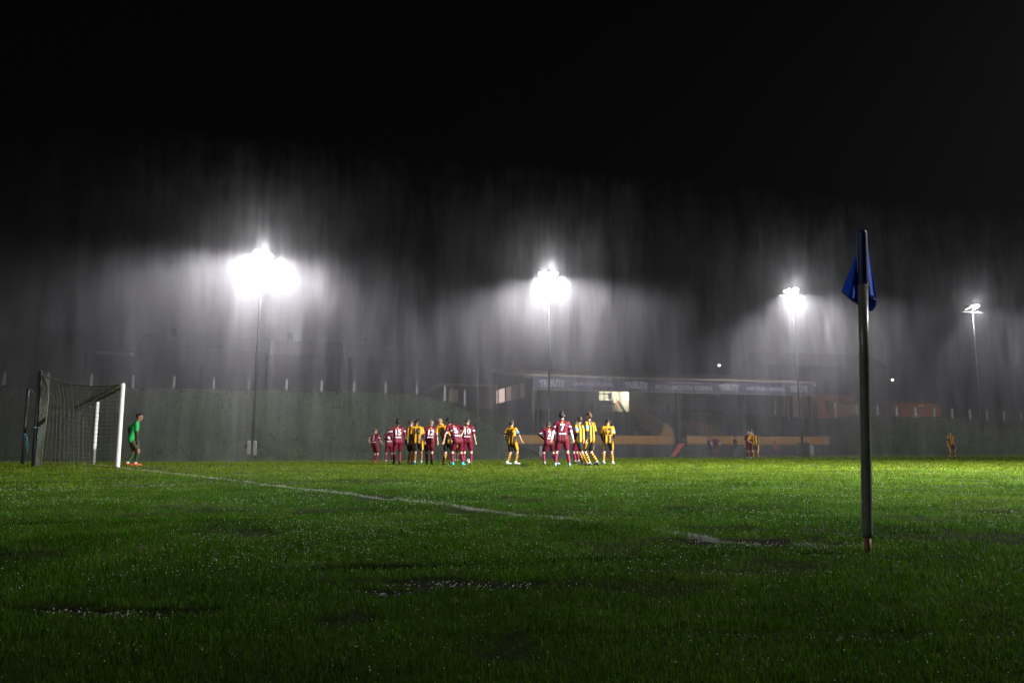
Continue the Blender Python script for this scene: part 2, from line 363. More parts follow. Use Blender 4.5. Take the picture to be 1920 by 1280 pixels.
me = bpy.data.meshes.new('grass'); me.vertices.add(len(Vs)); me.vertices.foreach_set('co', Vs.astype(np.float32).ravel())
me.loops.add(len(Ls)); me.loops.foreach_set('vertex_index', Ls.astype(np.int32)); me.polygons.add(len(Ss)); me.polygons.foreach_set('loop_start', Ss.astype(np.int32))
me.update(calc_edges=True); setcol(me, np.concatenate([Cs, np.ones((len(Cs), 1))], 1)); me.materials.append(gmat)
tag(link('grass', me), 'short wet grass covering the football pitch', 'grass', None, 'stuff')

# ---- drops of water on the blades
def drops(pos, rad, name, m, parent=None):
    n = len(pos); oct_ = []; fr = []
    zs = [(.0, 0, 1)] + [(math.cos(k * math.pi / 2.5) * .89, math.sin(k * math.pi / 2.5) * .89, .45) for k in range(5)] + [(math.cos((k + .5) * math.pi / 2.5) * .89, math.sin((k + .5) * math.pi / 2.5) * .89, -.45) for k in range(5)] + [(0, 0, -1)]
    f = [(0, 1 + k, 1 + (k + 1) % 5) for k in range(5)] + [(1 + k, 6 + k, 1 + (k + 1) % 5) for k in range(5)] + [(1 + (k + 1) % 5, 6 + k, 6 + (k + 1) % 5) for k in range(5)] + [(11, 6 + (k + 1) % 5, 6 + k) for k in range(5)]
    zs = np.array(zs); f = np.array(f)
    P = (pos[:, None, :] + zs[None] * rad[:, None, None]).reshape(-1, 3); L = ((np.arange(n) * 12)[:, None, None] + f[None]).reshape(-1)
    me = bpy.data.meshes.new(name); me.vertices.add(len(P)); me.vertices.foreach_set('co', P.astype(np.float32).ravel())
    me.loops.add(len(L)); me.loops.foreach_set('vertex_index', L.astype(np.int32)); me.polygons.add(len(L) // 3); me.polygons.foreach_set('loop_start', np.arange(0, len(L), 3, dtype=np.int32))
    me.update(calc_edges=True); me.polygons.foreach_set('use_smooth', [True] * len(me.polygons)); me.materials.append(m)
    return link(name, me, parent)
dp = []; dr = []
for T, frac, r in ((TIPS[1], .014, .0015), (TIPS[2], .055, .0020), (TIPS[3], .06, .0030), (TIPS[4], .035, .0038)):
    k = rng.uniform(0, 1, len(T)) < frac * np.clip((fbm(T[:, 0], T[:, 1], 1.3, 90) - .3) * 3, .1, 1.5)
    p = T[k]; dp.append(p); dr.append(r * rng.uniform(.35, 1.15, len(p)) ** 1.5)
for gx_, gy_, ax_, bx_, k_ in MUD[:12]:      # white beads added as glints of standing water in the scuffs
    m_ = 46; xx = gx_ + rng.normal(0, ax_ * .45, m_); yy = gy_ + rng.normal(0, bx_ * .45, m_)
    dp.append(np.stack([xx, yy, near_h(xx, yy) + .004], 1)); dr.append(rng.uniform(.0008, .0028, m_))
tag(drops(np.concatenate(dp), np.concatenate(dr), 'raindrops', M['water_drop']), 'whitened rain droplets clinging to the grass tips and glint beads in the mud', 'droplets', None, 'stuff')

# ================================================================== CORNER FLAG
fl = empty('corner_flag', CORN, label='dark wet corner flag pole with limp blue flag in the right foreground', cat='corner flag')
TOPL = pt(1616, 432, CORN[1] + .01); AX = TOPL - CORN; AXL = np.linalg.norm(AX)
def fp(f): return CORN + AX * f
o = part(MB().tube([fp(-.03), fp(.055)], .0165, 16), 'peg', M['peg'], fl, True)
mb = MB(); mb.tube([fp(.048), fp(.0485), fp(.06), fp(.20), fp(.4), fp(.6), fp(.83)], [.021, .0245, .0245, .0243, .0242, .0238, .0235], 24); pole = part(mb, 'pole', M['wet_plastic'], fl, True)
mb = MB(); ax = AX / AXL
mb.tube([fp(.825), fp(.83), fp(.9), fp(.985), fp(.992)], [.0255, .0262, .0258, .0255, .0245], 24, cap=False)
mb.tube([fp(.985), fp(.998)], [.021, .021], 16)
M['shaded_sleeve'] = mat('shaded_sleeve', (.003, .018, .11), .5, noise=(22, .3)); o = part(mb, 'sleeve', M['shaded_sleeve'], fl, True)  # blue sleeve darkened in colour for the shade on its front
def cloth(px_pts, Yf, folds, name, m, thick=.0025, par=fl):   # cloth hanging from the sleeve: columns of points top to bottom
    top, bot = px_pts; nU, nV = 22, 22; mb = MB(); vs = []
    for i in range(nU + 1):
        u = i / nU
        for j in range(nV + 1):
            w = j / nV; a = np.interp(u, np.linspace(0, 1, len(top)), [p[0] for p in top]); b_ = np.interp(u, np.linspace(0, 1, len(top)), [p[1] for p in top])
            c = np.interp(u, np.linspace(0, 1, len(bot)), [p[0] for p in bot]); d = np.interp(u, np.linspace(0, 1, len(bot)), [p[1] for p in bot])
            x = a * (1 - w) + c * w; y = b_ * (1 - w) + d * w
            vs.append(pt(x, y, Yf + math.sin(u * math.pi * folds + w * .8) * .022 * (w + .15) + .03 * u + (float(fbm(np.array(u * 1.0 + x * .01), np.array(w * .7 + u * .5), 7, 31, 3)) - .5) * .022 * w))
    fs = [(i * (nV + 1) + j, i * (nV + 1) + j + 1, (i + 1) * (nV + 1) + j + 1, (i + 1) * (nV + 1) + j) for i in range(nU) for j in range(nV)]
    mb.add(vs, fs); o = part(mb, name, m, par, True); md = o.modifiers.new('s', 'SOLIDIFY'); md.thickness = thick; return o
YF = CORN[1] + .03
flag = cloth(([(1612, 470), (1608, 474), (1604, 482)], [(1612, 572), (1596, 561), (1578.5, 546)]), YF, 2.2, 'flag', M['blue_cloth'])
f2 = cloth(([(1612, 440), (1620, 446), (1627, 462)], [(1615, 556), (1632, 556), (1644, 564)]), YF + .03, 2.6, 'flag', M['blue_cloth'])
f3 = cloth(([(1626, 545), (1635, 552), (1645, 564)], [(1626, 580), (1630, 582), (1637, 580)]), YF + .012, 1.2, 'flag', M['blue_cloth'])
part(MB().tube([pt(x, y, YF + dy) for x, y, dy in ((1612, 573, 0), (1596, 562, .012), (1586, 553, -.004), (1578.5, 547, .025))], .0032, 8), 'hem', M['blue_hem'], flag, True)
part(MB().tube([pt(x, y, YF + .005) for x, y in ((1626, 581), (1633, 582.5), (1638, 580), (1646, 565))], .0030, 8), 'hem', M['blue_hem'], f3, True)
part(MB().tube([pt(x, y, YF + .004) for x, y in ((1626, 555), (1634, 559), (1645, 564))], .0028, 8), 'hem', M['blue_hem'], f2, True)
mb = MB(); YS = CORN[1] - .034
mb.tube([pt(x, y, YS) for x, y in ((1628, 529), (1627, 536), (1625, 541), (1628, 547), (1628, 552))], .0018, 6)
mb.tube([pt(x, y, YS) for x, y in ((1624, 538), (1630, 536), (1633.5, 540), (1634, 545))], .0018, 6)
mb.cap(pt(1626, 538, YS), .004, pt(1628, 539, YS), .0035)
part(mb, 'string', M['string'], fl, True)
# rain drops standing on the pole
n = 320; hh = rng.uniform(.06, .84, n); an = rng.choice([-1, 1], n) * rng.uniform(.2, 1.6, n) - math.pi / 2
pp = np.array([fp(h_) for h_ in hh]) + np.stack([np.cos(an), np.sin(an), 0 * an], 1) * .0237 - CORN
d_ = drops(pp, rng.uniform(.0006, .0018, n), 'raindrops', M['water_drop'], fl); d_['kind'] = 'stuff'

# ================================================================== GOAL
goal = empty('goal', GP1, label='white football goal with dark sagging net at the left edge', cat='goal')
GZ1 = GP1[2]; GZ2 = GP2[2]
def col_z(ps): return ps
def post(p, mud):
    mb = MB(); n = 24; zs = list(np.linspace(-.05, 2.38, 30)) + [2.41, 2.435, 2.447]; rs = [.0625] * 30 + [.058, .04, .012]
    mb.tube([p + ZZ * z for z in zs], rs, n)
    cs = []
    for v_ in mb.v:
        z = v_[2] - p[2]; nn = float(fbm(np.array(z * 1.), np.array(v_[0] * 3), 4, 5)); k = max(0, min(1, (mud - z + (nn - .5) * .3) / .06))
        cs.append(tuple(np.array([.80, .80, .78]) * (1 - k) + np.array([.20, .20, .16]) * k))
    mb.c = cs; return part(mb, 'post', M['white_paint'], goal, True, True)
post(GP1, .05); post(GP2, .62)
tb1 = GP1 + ZZ * 2.385; tb2 = GP2 + ZZ * 2.385
mb = MB(); mb.cur = (.66, .66, .52); mb.tube([tb1, tb2], .06, 20); part(mb, 'crossbar', M['white_paint'], goal, True, True)
B1 = pt(61.7, 877, 24.4); B2 = pt(41.6, 874.5, 29.3); T1 = pt(75.5, 694, 24.5); T2 = pt(52.5, 727.5, 29.4)
for B, T, lb in ((B1, T1, 0), (B2, T2, 0)):
    r = part(MB().tube([B - ZZ * .05, B * .5 + T * .5, T], [.055, .052, .05], 14), 'stanchion', M['steel'], goal, True)
    c = B * .6 + T * .4
    mb = MB(); mb.tube([c + np.array([math.cos(t) * .062, math.sin(t) * .062, .01 * t / 3]) for t in np.linspace(0, 12, 40)], .008, 6)
    for k in range(3): mb.tube([c + np.array([.06, -.02, 0]), c + np.array([.11 + .03 * k, 0, -.12 - .1 * k]), c + np.array([.06 + .05 * k, 0, -.42 - .12 * k])], .006, 5)
    part(mb, 'twine', M['teal'], r)
def seg_mesh(curves, r, sides=3):
    mb = MB()
    for c in curves: mb.tube(c, r, sides, cap=False)
    return mb
def sag(a, b, k, n=16, side=(0, 0, 0)):
    return [a * (1 - t) + b * t - ZZ * k * 4 * t * (1 - t) + np.array(side) * 4 * t * (1 - t) for t in np.linspace(0, 1, n)]
# corner points of the net
nearE = [pt(x, y, Y_) for x, y, Y_ in ((226, 721, 23.7), (205, 723.5, 23.8), (181, 724, 24.0), (155, 722.5, 24.1), (131, 720.5, 24.2), (110, 714, 24.3), (95, 709, 24.35), (83, 704, 24.4))]
farE = [pt(x, y, Y_) for x, y, Y_ in ((176, 748.5, 29.6), (162, 755, 29.5), (147, 762.5, 29.4), (130, 766, 29.35), (112, 767.8, 29.3), (95, 766, 29.3), (85, 758, 29.3), (74, 745, 29.3))]
def lerpc(c, t):
    n = len(c) - 1; i = min(int(t * n), n - 1); f_ = t * n - i; return c[i] * (1 - f_) + c[i + 1] * f_
curves = []; NU, NV = 46, 18
def roofp(a, b_):  # a 0 near..1 far, b 0 bar..1 back
    return lerpc(nearE, b_) * (1 - a) + lerpc(farE, b_) * a - ZZ * (.30 * math.sin(math.pi * a) * (b_ ** .8))
for i in range(NU + 1): curves.append([roofp(i / NU, j / NV) for j in range(NV + 1)])
for j in range(NV + 1): curves.append([roofp(i / NU, j / NV) for i in range(0, NU + 1)])
BN = [pt(83, 704, 24.4), pt(90, 722, 24.35), pt(91.5, 735, 24.3), pt(88, 773, 24.3), pt(83, 815, 24.3), pt(79, 850, 24.4), pt(77.5, 876, 24.5)]
BF = [farE[-1]] + [farE[-1] * (1 - t) + (pt(60, 873, 29.2)) * t + np.array([.10 * math.sin(math.pi * t), 0, 0]) for t in (.17, .33, .5, .67, .83, 1)]
def backp(a, c): 
    p = lerpc(BN, c) * (1 - a) + lerpc(BF, c) * a; top = -.30 * math.sin(math.pi * a) * (1 - c); return p + ZZ * top + np.array([.12 * math.sin(3 * a + 4 * c) * c * (1 - c), 0, 0])
NC = 20
for i in range(NU + 1): curves.append([backp(i / NU, j / NC) for j in range(NC + 1)])
for j in range(1, NC + 1): curves.append([backp(i / NU, j / NC) for i in range(NU + 1)])
def sidep(P0, E, B, b_, c):       # side net between roof edge and ground
    top = lerpc(E, b_); t0 = P0 + ZZ * .0; foot = P0 * (1 - b_) + B[-1] * b_; edge = lerpc(B, c)
    p = top * (1 - c) + foot * c; lin = lerpc(E, 1.0) * (1 - c) + B[-1] * c
    return p + (edge - lin) * (b_ ** 2)
for P0, E, B in ((GP1, nearE, BN), (GP2, farE, BF)):
    for i in range(17): curves.append([sidep(P0, E, B, i / 16, j / NC) for j in range(NC + 1)])
    for j in range(1, NC + 1): curves.append([sidep(P0, E, B, i / 16, j / NC) for i in range(17)])
net = part(seg_mesh(curves, .0042), 'net', M['net'], goal)
mb = MB()
for c in (nearE, farE, BN, BF): mb.tube(c, .02, 8)
mb.tube([roofp(t, 1) for t in np.linspace(0, 1, 30)], .016, 6)
mb.tube([BN[-1] * (1 - t) + BF[-1] * t for t in (0, 1)], .02, 6); mb.tube([T1, nearE[-1]], .02, 6); mb.tube([T2, farE[-1]], .018, 6)
mb.tube([GP1, BN[-1]], .015, 6)
# bunched slack net lashed along the far edge
for k in range(26):
    t = k / 25; p = lerpc(farE, t); mb.tube([p, p + np.array([-.10, -.1, .26]) * (.6 + .5 * random.random())], .008, 4)
for k in range(22):
    t = .1 + .85 * k / 22; p = lerpc(BN, t); mb.tube([p, p + np.array([-.28, .1, .26])], .007, 4)
part(mb, 'rope', M['rope'], net)
part(MB().tube([tb1 * (1 - t) + tb2 * t - ZZ * (.075 + .02 * math.sin(t * 30)) + np.array([-.04, 0, 0]) for t in np.linspace(0.0, 1, 40)], .035, 8), 'rope', M['rope'], net, True)

exec_people = True

# ================================================================== BANK, FENCES
CREST0 = pt(14, 724, 62.0); CREST1 = pt(1700, 783.6, 83.5)
cv = CREST1 - CREST0; cv[2] = 0; cv /= np.linalg.norm(cv); cn = np.array([-cv[1], cv[0], 0])
def onfence(px):
    k = (px - 960) / F * 1.0095; return (k * CREST0[1] - CREST0[0]) / (cv[0] - k * cv[1])
def crest_z(a):
    return np.interp(a, [-40, 0, onfence(813), onfence(860), onfence(905), onfence(1445), onfence(1560), onfence(1700), onfence(1905), onfence(1905) + 60], [5.5, 5.5, 5.42, 4.9, 4.6, 4.5, 4.25, 3.95, 3.65, 3.2])
A_L = onfence(735); A_R = onfence(930); S_R = onfence(1530); 
def bank(a, t):   # a metres along the fence, t metres behind it (negative: towards the pitch)
    z = crest_z(a)
    width = np.interp(a, [-60, 0, onfence(600), A_L], [16, 14, 15, 15])
    s = np.clip((t + width) / (width - .6), 0, 1); s = s * s * (3 - 2 * s) * .45 + s * .55
    left = z * s
    s2 = np.clip((t + 15) / 14.4, 0, 1); s2 = s2 ** .8; right = z * s2
    # rounded end of the left bank beside the stand; the cutting holds the stand; the right bank starts beyond it
    el = np.clip((onfence(948) + .35 * t * 0 - a) / 9.0, 0, 1); el = np.sqrt(np.clip(1 - (1 - el) ** 2, 0, 1))
    er = np.clip((a - onfence(1497) - .22 * t - 1.0) / 5.5, 0, 1); er = er * er * (3 - 2 * er)
    back = z * np.clip((t - 2.5) / 4, 0, 1)
    return np.maximum(np.maximum(left * el, right * er), back)
av = np.linspace(-70, 130, 260); tv = np.concatenate([np.linspace(-17, 2, 60), np.linspace(2.6, 12, 12), [20, 40, 80, 160, 320]])
A, T = np.meshgrid(av, tv); A = A.ravel(); T = T.ravel()
P = CREST0[None] * np.array([1, 1, 0]) + A[:, None] * cv + T[:, None] * cn
Hb = bank(A, T); rough_ = (fbm(P[:, 0], P[:, 1], .5, 12) - .5) * .7 + (fbm(P[:, 0], P[:, 1], 2.2, 13) - .5) * .35
g0 = gz(P[:, 0], P[:, 1]) * (T < 0)
P[:, 2] = np.where(Hb > .02, g0 + Hb + rough_ * np.clip(Hb * 1.5, 0, 1) * (T < -.8) - .0, g0 - .12)
P[:, 2] += np.clip((T - 12) / 300, 0, 1) * 14
nA = len(av); idx = np.arange(len(av) * len(tv)).reshape(len(tv), nA)
q = np.stack([idx[:-1, :-1], idx[:-1, 1:], idx[1:, 1:], idx[1:, :-1]], -1).reshape(-1, 4)
me = bpy.data.meshes.new('embankment'); me.from_pydata(P.tolist(), [], q.tolist()); me.polygons.foreach_set('use_smooth', [True] * len(me.polygons))
bm_ = mat('rough_bank_grass', (.030, .042, .018), .95, noise=(.45, .6), spec=.1); me.materials.append(bm_)
tag(link('embankment', me), 'rough grass bank rising behind the pitch', None, None, 'structure')
# tussocks on the bank
def bankz(a, t):
    p = CREST0[None] * np.array([1, 1, 0]) + a[:, None] * cv + t[:, None] * cn; h = bank(a, t)
    r_ = (fbm(p[:, 0], p[:, 1], .5, 12) - .5) * .7 + (fbm(p[:, 0], p[:, 1], 2.2, 13) - .5) * .35
    p[:, 2] = gz(p[:, 0], p[:, 1]) * (t < 0) + h + r_ * np.clip(h * 1.5, 0, 1) * (t < -.8); return p, h
n = 120000; a = rng.uniform(-30, 100, n); t = rng.uniform(-15.5, .4, n); p, h = bankz(a, t)
d_ = fbm(p[:, 0], p[:, 1], .8, 77); k = (h > .1) & (rng.uniform(0, 1, n) < .4) & (rng.uniform(0, 1, n) < .25 + 1.2 * (d_ - .3)); p = p[k]; d_ = d_[k]; n = len(p)
hh = rng.uniform(.08, .28, n) * (.5 + d_); w = rng.uniform(.02, .05, n); aa = rng.uniform(0, 6.28, n)
V3 = np.empty((n, 3, 3)); dx = np.stack([np.cos(aa) * w, np.sin(aa) * w, -.03 * np.ones(n)], 1); V3[:, 0] = p - dx; V3[:, 1] = p + dx * np.array([1, 1, -1]) * 1.0; V3[:, 0, 2] -= .05; V3[:, 1, 2] -= .05
V3[:, 2] = p + np.stack([rng.uniform(-.5, .5, n) * hh, rng.uniform(-.5, .5, n) * hh, hh], 1)
me = bpy.data.meshes.new('bank_grass'); me.from_pydata(V3.reshape(-1, 3).tolist(), [], np.arange(n * 3).reshape(-1, 3).tolist())
kk = rng.uniform(.5, 1.3, n)[:, None]; cc = np.array([.045, .062, .026]) * kk; dry = rng.uniform(0, 1, n) < .25; cc[dry] = np.array([.06, .055, .03]) * kk[dry]
cc = np.repeat(np.concatenate([cc, np.ones((n, 1))], 1), 3, 0); setcol(me, cc); me.materials.append(gmat)
tag(link('bank_grass', me), 'long tufted grass and weeds on the bank', 'grass', None, 'stuff')

def fence(pxs, label, ref):
    root = empty('fence', CREST0 + cv * onfence(pxs[0]), label=label, cat='fence')
    pts_ = []
    for px in pxs:
        a = onfence(px); p = CREST0 * np.array([1, 1, 0]) + cv * a; z = float(crest_z(a)); pts_.append(p + ZZ * z)
        R = Matrix.Rotation(math.atan2(cv[1], cv[0]), 3, 'Z'); ln = random.uniform(-.02, .02)
        mb = MB(); w = .085
        c0 = p + ZZ * (z - .3); c1 = p + ZZ * (z + 1.02) + cv * ln; c2 = p + ZZ * (z + 1.1) + cv * ln - cn * .05
        vs = [q_ + cv * i * w * f_ + cn * j * w * f_ for q_, f_ in ((c0, 1), (c1, .95), (c2, .55)) for i, j in ((-1, -1), (1, -1), (1, 1), (-1, 1))]
        fs = [(k * 4 + i, k * 4 + (i + 1) % 4, k * 4 + 4 + (i + 1) % 4, k * 4 + 4 + i) for k in (0, 1) for i in range(4)] + [(3, 2, 1, 0), (8, 9, 10, 11)]
        mb.add(vs, fs); part(mb, 'post', M['concrete'], root)
    mb = MB()
    for h in (.25, .6, .95): mb.tube([p + ZZ * h - cn * .09 for p in pts_], .006, 4)
    part(mb, 'wire', M['galv'], root)
    return root
fence([-66, 14, 97, 177, 255, 331, 405, 471, 541, 606, 666, 725, 783, 835, 872], 'row of pale concrete fence posts on top of the left grass bank', 0)
fence([1447, 1487, 1525, 1560, 1599, 1637, 1672, 1707, 1742, 1775, 1808, 1840, 1871, 1903, 1935], 'row of pale concrete fence posts on top of the right grass bank', 1)

# ================================================================== GRANDSTAND
SL, SR_ = ss(967), ss(1545); FZ0, FZ1 = 5.85, 6.95
g_base = -.35
stand = empty('grandstand', st(0, 0, 0), label='dark covered football grandstand with purple lettered fascia and amber front panels', cat='grandstand')
gap0, gap1 = ss(1257), ss(1283)
def wallpanel(a, b):
    mb = MB(); mb.sbox(a, b, 0, .18, g_base, 1.12); w = part(mb, 'front_wall', M['dark_wall'], stand)
    n = max(1, int(round((b - a) / 2.4)))
    for i in range(n):
        x0 = a + (b - a) * i / n; x1 = a + (b - a) * (i + 1) / n
        part(MB().sbox(x0 + .01, x1 - .01, -.03, .12, 1.125, 1.88 + .01 * (i % 2)), 'amber_panel', M['amber_board'], stand)
    part(MB().sbox(a, b, -.05, .14, 1.90, 1.95), 'handrail', M['steel'], stand)
wallpanel(SL, gap0); wallpanel(gap1, SR_)
# entrance steps with red stringer
mb = MB()
for k in range(6): mb.sbox(gap0, gap1, -1.6 + .3 * k + .3, .3, g_base - .1, -.12 + .22 * (k + 1))
part(mb, 'steps', M['terrace'], stand)
a0 = st(ss(1232), -1.75, .0); a1 = st(ss(1268), -.1, 1.2)
mb = MB(); mb.prism([a0 - ZZ * .18, a0 + V * .5 - ZZ * .18, a1 + V * .5, a1 + ZZ * 0], U * .12); part(mb, 'stringer', M['red_paint'], stand)
a0 = st(ss(1005), -.9, -.15); a1 = st(ss(1011.5), -.1, 1.5); part(MB().tube([a0, a1], .035, 8), 'red_stay', M['red_paint'], stand)
# terrace
TR = 11; t_a, t_b, z_a, z_b = 2.2, 11.6, .9, 4.35
sr = ss(1497)
mb = MB()
def tz(k): return z_a + (z_b - z_a) * k / (TR - 1)
def tt(k): return t_a + (t_b - t_a) * k / (TR - 1)
ST0, ST1 = ss(1247), ss(1274)
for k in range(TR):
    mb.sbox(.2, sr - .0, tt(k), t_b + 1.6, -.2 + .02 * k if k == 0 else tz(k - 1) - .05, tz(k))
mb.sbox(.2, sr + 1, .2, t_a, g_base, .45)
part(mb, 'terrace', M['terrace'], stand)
BLK = (.018, .018, .022); AMB = (.30, .12, .025)
def seatcol(px, k):
    if 1190 < px < 1246 and k in (2, 3, 4, 5) and px < 1254 - 3 * k: return AMB
    if 1285 < px < 1316 and k in (0, 1): return AMB
    if 1290 - 0 < px + 9 * (k - 4) < 1336 and k <= 8: return AMB
    return BLK
for k in range(TR - 1):
    t0 = tt(k) + .35; z0 = tz(k)
    for x0, x1 in ((ss(1020), ss(1136)), (ss(1140), ST0 - .35 - .0), (ST1 + .5 + 0, sr - .3)):
        mb = MB(); n = int((x1 - x0) / .5); mb.sbox(x0, x0 + n * .5, t0 + .14, t0 + .20, z0 + .33, z0 + .385, BLK)
        for i in range(n):
            s_ = x0 + (i + .5) * .5; P_ = st(s_, t0); px = 960 + F * P_[0] / P_[1] * .99; c = seatcol(px, k)
            if random.random() < .04: continue
            mb.sbox(s_ - .21, s_ + .21, t0, t0 + .36, z0 + .38, z0 + .42, c)
            mb.prism([st(s_ - .21, t0 + .37, z0 + .40), st(s_ + .21, t0 + .37, z0 + .40), st(s_ + .20, t0 + .45, z0 + .80), st(s_ + .12, t0 + .455, z0 + .84), st(s_ - .12, t0 + .455, z0 + .84), st(s_ - .20, t0 + .45, z0 + .80)], U * .03, c)
            mb.sbox(s_ - .03, s_ + .03, t0 + .1, t0 + .3, z0, z0 + .38, BLK)
        part(mb, 'seat_row', M['seat'], stand, color=True)
# diagonal amber stair wall running down from the lit room
sA, sB = ss(1207.5) , ss(1207.5)
def dwall(s0, tA, zA, tB, zB, hgt, name, m):
    mb = MB(); mb.prism([st(s0, tA, zA), st(s0, tB, zB), st(s0, tB, zB + hgt), st(s0, tA, zA + hgt)], V * .12); return part(mb, name, m, stand)
Pr = pt(1209, 763, 80.2); sw = float(np.dot(Pr - OS, V))
s_w = sw; dwall(s_w, 10.6, 3.9, .9, .6, 1.9, 'stair_wall', mat('yellow_paint', (.62, .38, .09), .6, noise=(1.2, .2)))
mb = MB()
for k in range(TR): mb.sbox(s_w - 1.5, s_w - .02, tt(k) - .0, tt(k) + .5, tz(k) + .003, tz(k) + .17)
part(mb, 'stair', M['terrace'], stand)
for k0, k1 in ((3, 6),):
    a0 = st(ss(1154), tt(3), tz(3) + 1.0); a1 = st(ss(1170), tt(1), tz(1) + .75); part(MB().tube([a0, a1], .03, 8), 'handrail', M['galv'], stand)
a0 = st(s_w - 1.5, tt(9), tz(9) + .9); a1 = st(s_w - 1.5, tt(7), tz(7) + .9); part(MB().tube([st(s_w - 1.5, tt(9), tz(9)), a0, a1, st(s_w - 1.5, tt(7), tz(7))], .03, 8), 'handrail', M['galv'], stand)
# back wall with the lit room opening
t_w = t_b + 1.7; Zt = 8.9
rA = float(np.dot(pt(1138, 750, 83.5) - OS, V)); rB = float(np.dot(pt(1206.5, 750, 83.5) - OS, V)); rz0, rz1 = 4.35, 7.2
sE = ss(1424)
for (x0, x1, z0, z1) in ((.2, rA, 3, Zt), (rB, sE, 3, Zt), (rA, rB, rz1, Zt), (rA, rB, 3, rz0)):
    part(MB().sbox(x0, x1, t_w, t_w + .2, z0, z1), 'back_wall', M['backwall'], stand)
part(MB().sbox(rB + .3, sE - .1, t_w - .10, t_w - .005, 4.36, 4.72), 'plinth', M['concrete'], stand)
# room
mb = MB(); mb.sbox(rA, rB, t_w + 3, t_w + 3.1, rz0, rz1); mb.sbox(rA - .1, rA, t_w + .2, t_w + 3.1, rz0, rz1); mb.sbox(rB, rB + .1, t_w + .2, t_w + 3.1, rz0, rz1); mb.sbox(rA - .1, rB + .1, t_w + .2, t_w + 3.1, rz1, rz1 + .1); mb.sbox(rA - .1, rB + .1, t_w + .2, t_w + 3.1, rz0 - .1, rz0)
room = part(mb, 'lit_room', M['cream'], stand)
for fx in (.3, .7): part(MB().sbox(rA + (rB - rA) * fx - .6, rA + (rB - rA) * fx + .6, t_w + 1.3, t_w + 1.45, rz1 - .12, rz1 - .04), 'ceiling_tube', M['tube'], room)
dW = rB - rA
part(MB().sbox(rA, rA + dW * .42, t_w - .02, t_w + .06, rz0, rz0 + .95), 'counter_panel', M['grey_render'], room)
part(MB().sbox(rA - .05, rA + dW * .44, t_w - .05, t_w + .12, rz0 + .98, rz0 + 1.55), 'shutter', M['dark_wall'], room)
mb = MB()
for f_ in (0, .17, .36, .42): mb.sbox(rA + dW * f_, rA + dW * f_ + .08, t_w - .04, t_w + .02, rz0 + 1.56, rz1)
mb.sbox(rA, rA + dW * .42, t_w - .03, t_w + .01, rz0 + 2.2, rz0 + 2.32); part(mb, 'window_frame', M['dark_wall'], room)
part(MB().sbox(rB - .12, rB + .12, t_w - .08, t_w + .05, rz0 - .1, rz1), 'door_frame', M['steel'], room)
part(MB().sbox(rA + dW * .64, rA + dW * .74, t_w + 2.9, t_w + 2.97, rz0 + 1.9, rz0 + 2.6), 'door_leaf', M['dark_wall'], room)
mb = MB(); mb.prism([st(rA + dW * .58, t_w - .1, rz0 + 1.5), st(rA + dW * .63, t_w - .1, rz0 + 1.55), st(rB - .3, t_w - .1, rz0 + .12), st(rB - .6, t_w - .1, rz0 + .05)], U * .04); part(mb, 'stair_rail', M['white_paint'] if False else M['concrete'], room)
L = bpy.data.lights.new('room_light', 'POINT'); L.energy = 260; L.color = (1, .96, .86); L.shadow_soft_size = .3
lo_ = bpy.data.objects.new('room_lamp', L); COL.objects.link(lo_); lo_.parent = room; lo_.location = tuple(st((rA + rB) / 2 + .8, t_w + 1.2, rz1 - .5) - np.array(stand.location))
# side walls
mb = MB(); mb.prism([st(0, .3, g_base), st(0, t_w + .2, g_base), st(0, t_w + .2, 5.35), st(0, .3, 5.35)], V * .18); part(mb, 'side_wall', M['dark_wall'], stand)
mb = MB(); mb.prism([st(0, .3, 6.75), st(0, t_w + .2, 6.75), st(0, t_w + .2, 9.0), st(0, .3, 7.2)], V * .18); part(mb, 'side_wall', M['dark_wall'], stand)
wp = [(926.5, 930.6, 'lit_warm'), (934, 944.6, 'lit_warm'), (947.5, 957, 'lit_dim'), (959.5, 971, 'lit_faint'), (973, 984, 'lit_faint')]
def t_at(px):
    k = (px - 960) / F * 1.0095; a_ = OS; return (k * a_[1] - a_[0]) / (U[0] - k * U[1])
prev = t_w + .2
for i, (x0, x1, m_) in enumerate(wp):
    ta, tb_ = t_at(x0), t_at(x1)
    if i == 0: ta = min(ta, t_w)
    part(MB().sbox(.08, .14, tb_, ta, 5.37, 6.73), 'window', M[m_], stand)
    part(MB().sbox(.0, .19, ta, ta + .22 if i else t_w + .2, 5.35, 6.75), 'window_frame', M['dark_wall'], stand)
part(MB().sbox(.0, .19, .3, t_at(984), 5.35, 6.75), 'side_wall', M['dark_wall'], stand)
# extra clubhouse block left of the stand
club = empty('clubhouse', st(-4.5, 13, 0), label='dark low clubhouse block left of the grandstand with one dim window', cat='building')
part(MB().sbox(-5.8, -.3, 12, 19, -.2, 7.0), 'wall', M['dark_wall'], club); part(MB().sbox(-5.2, -4.3, 11.93, 11.98, 5.3, 6.6), 'window', M['lit_faint'], club)
part(MB().sbox(-6.1, -.2, 11.7, 19.3, 7.02, 7.25), 'roof', M['roof'], club)
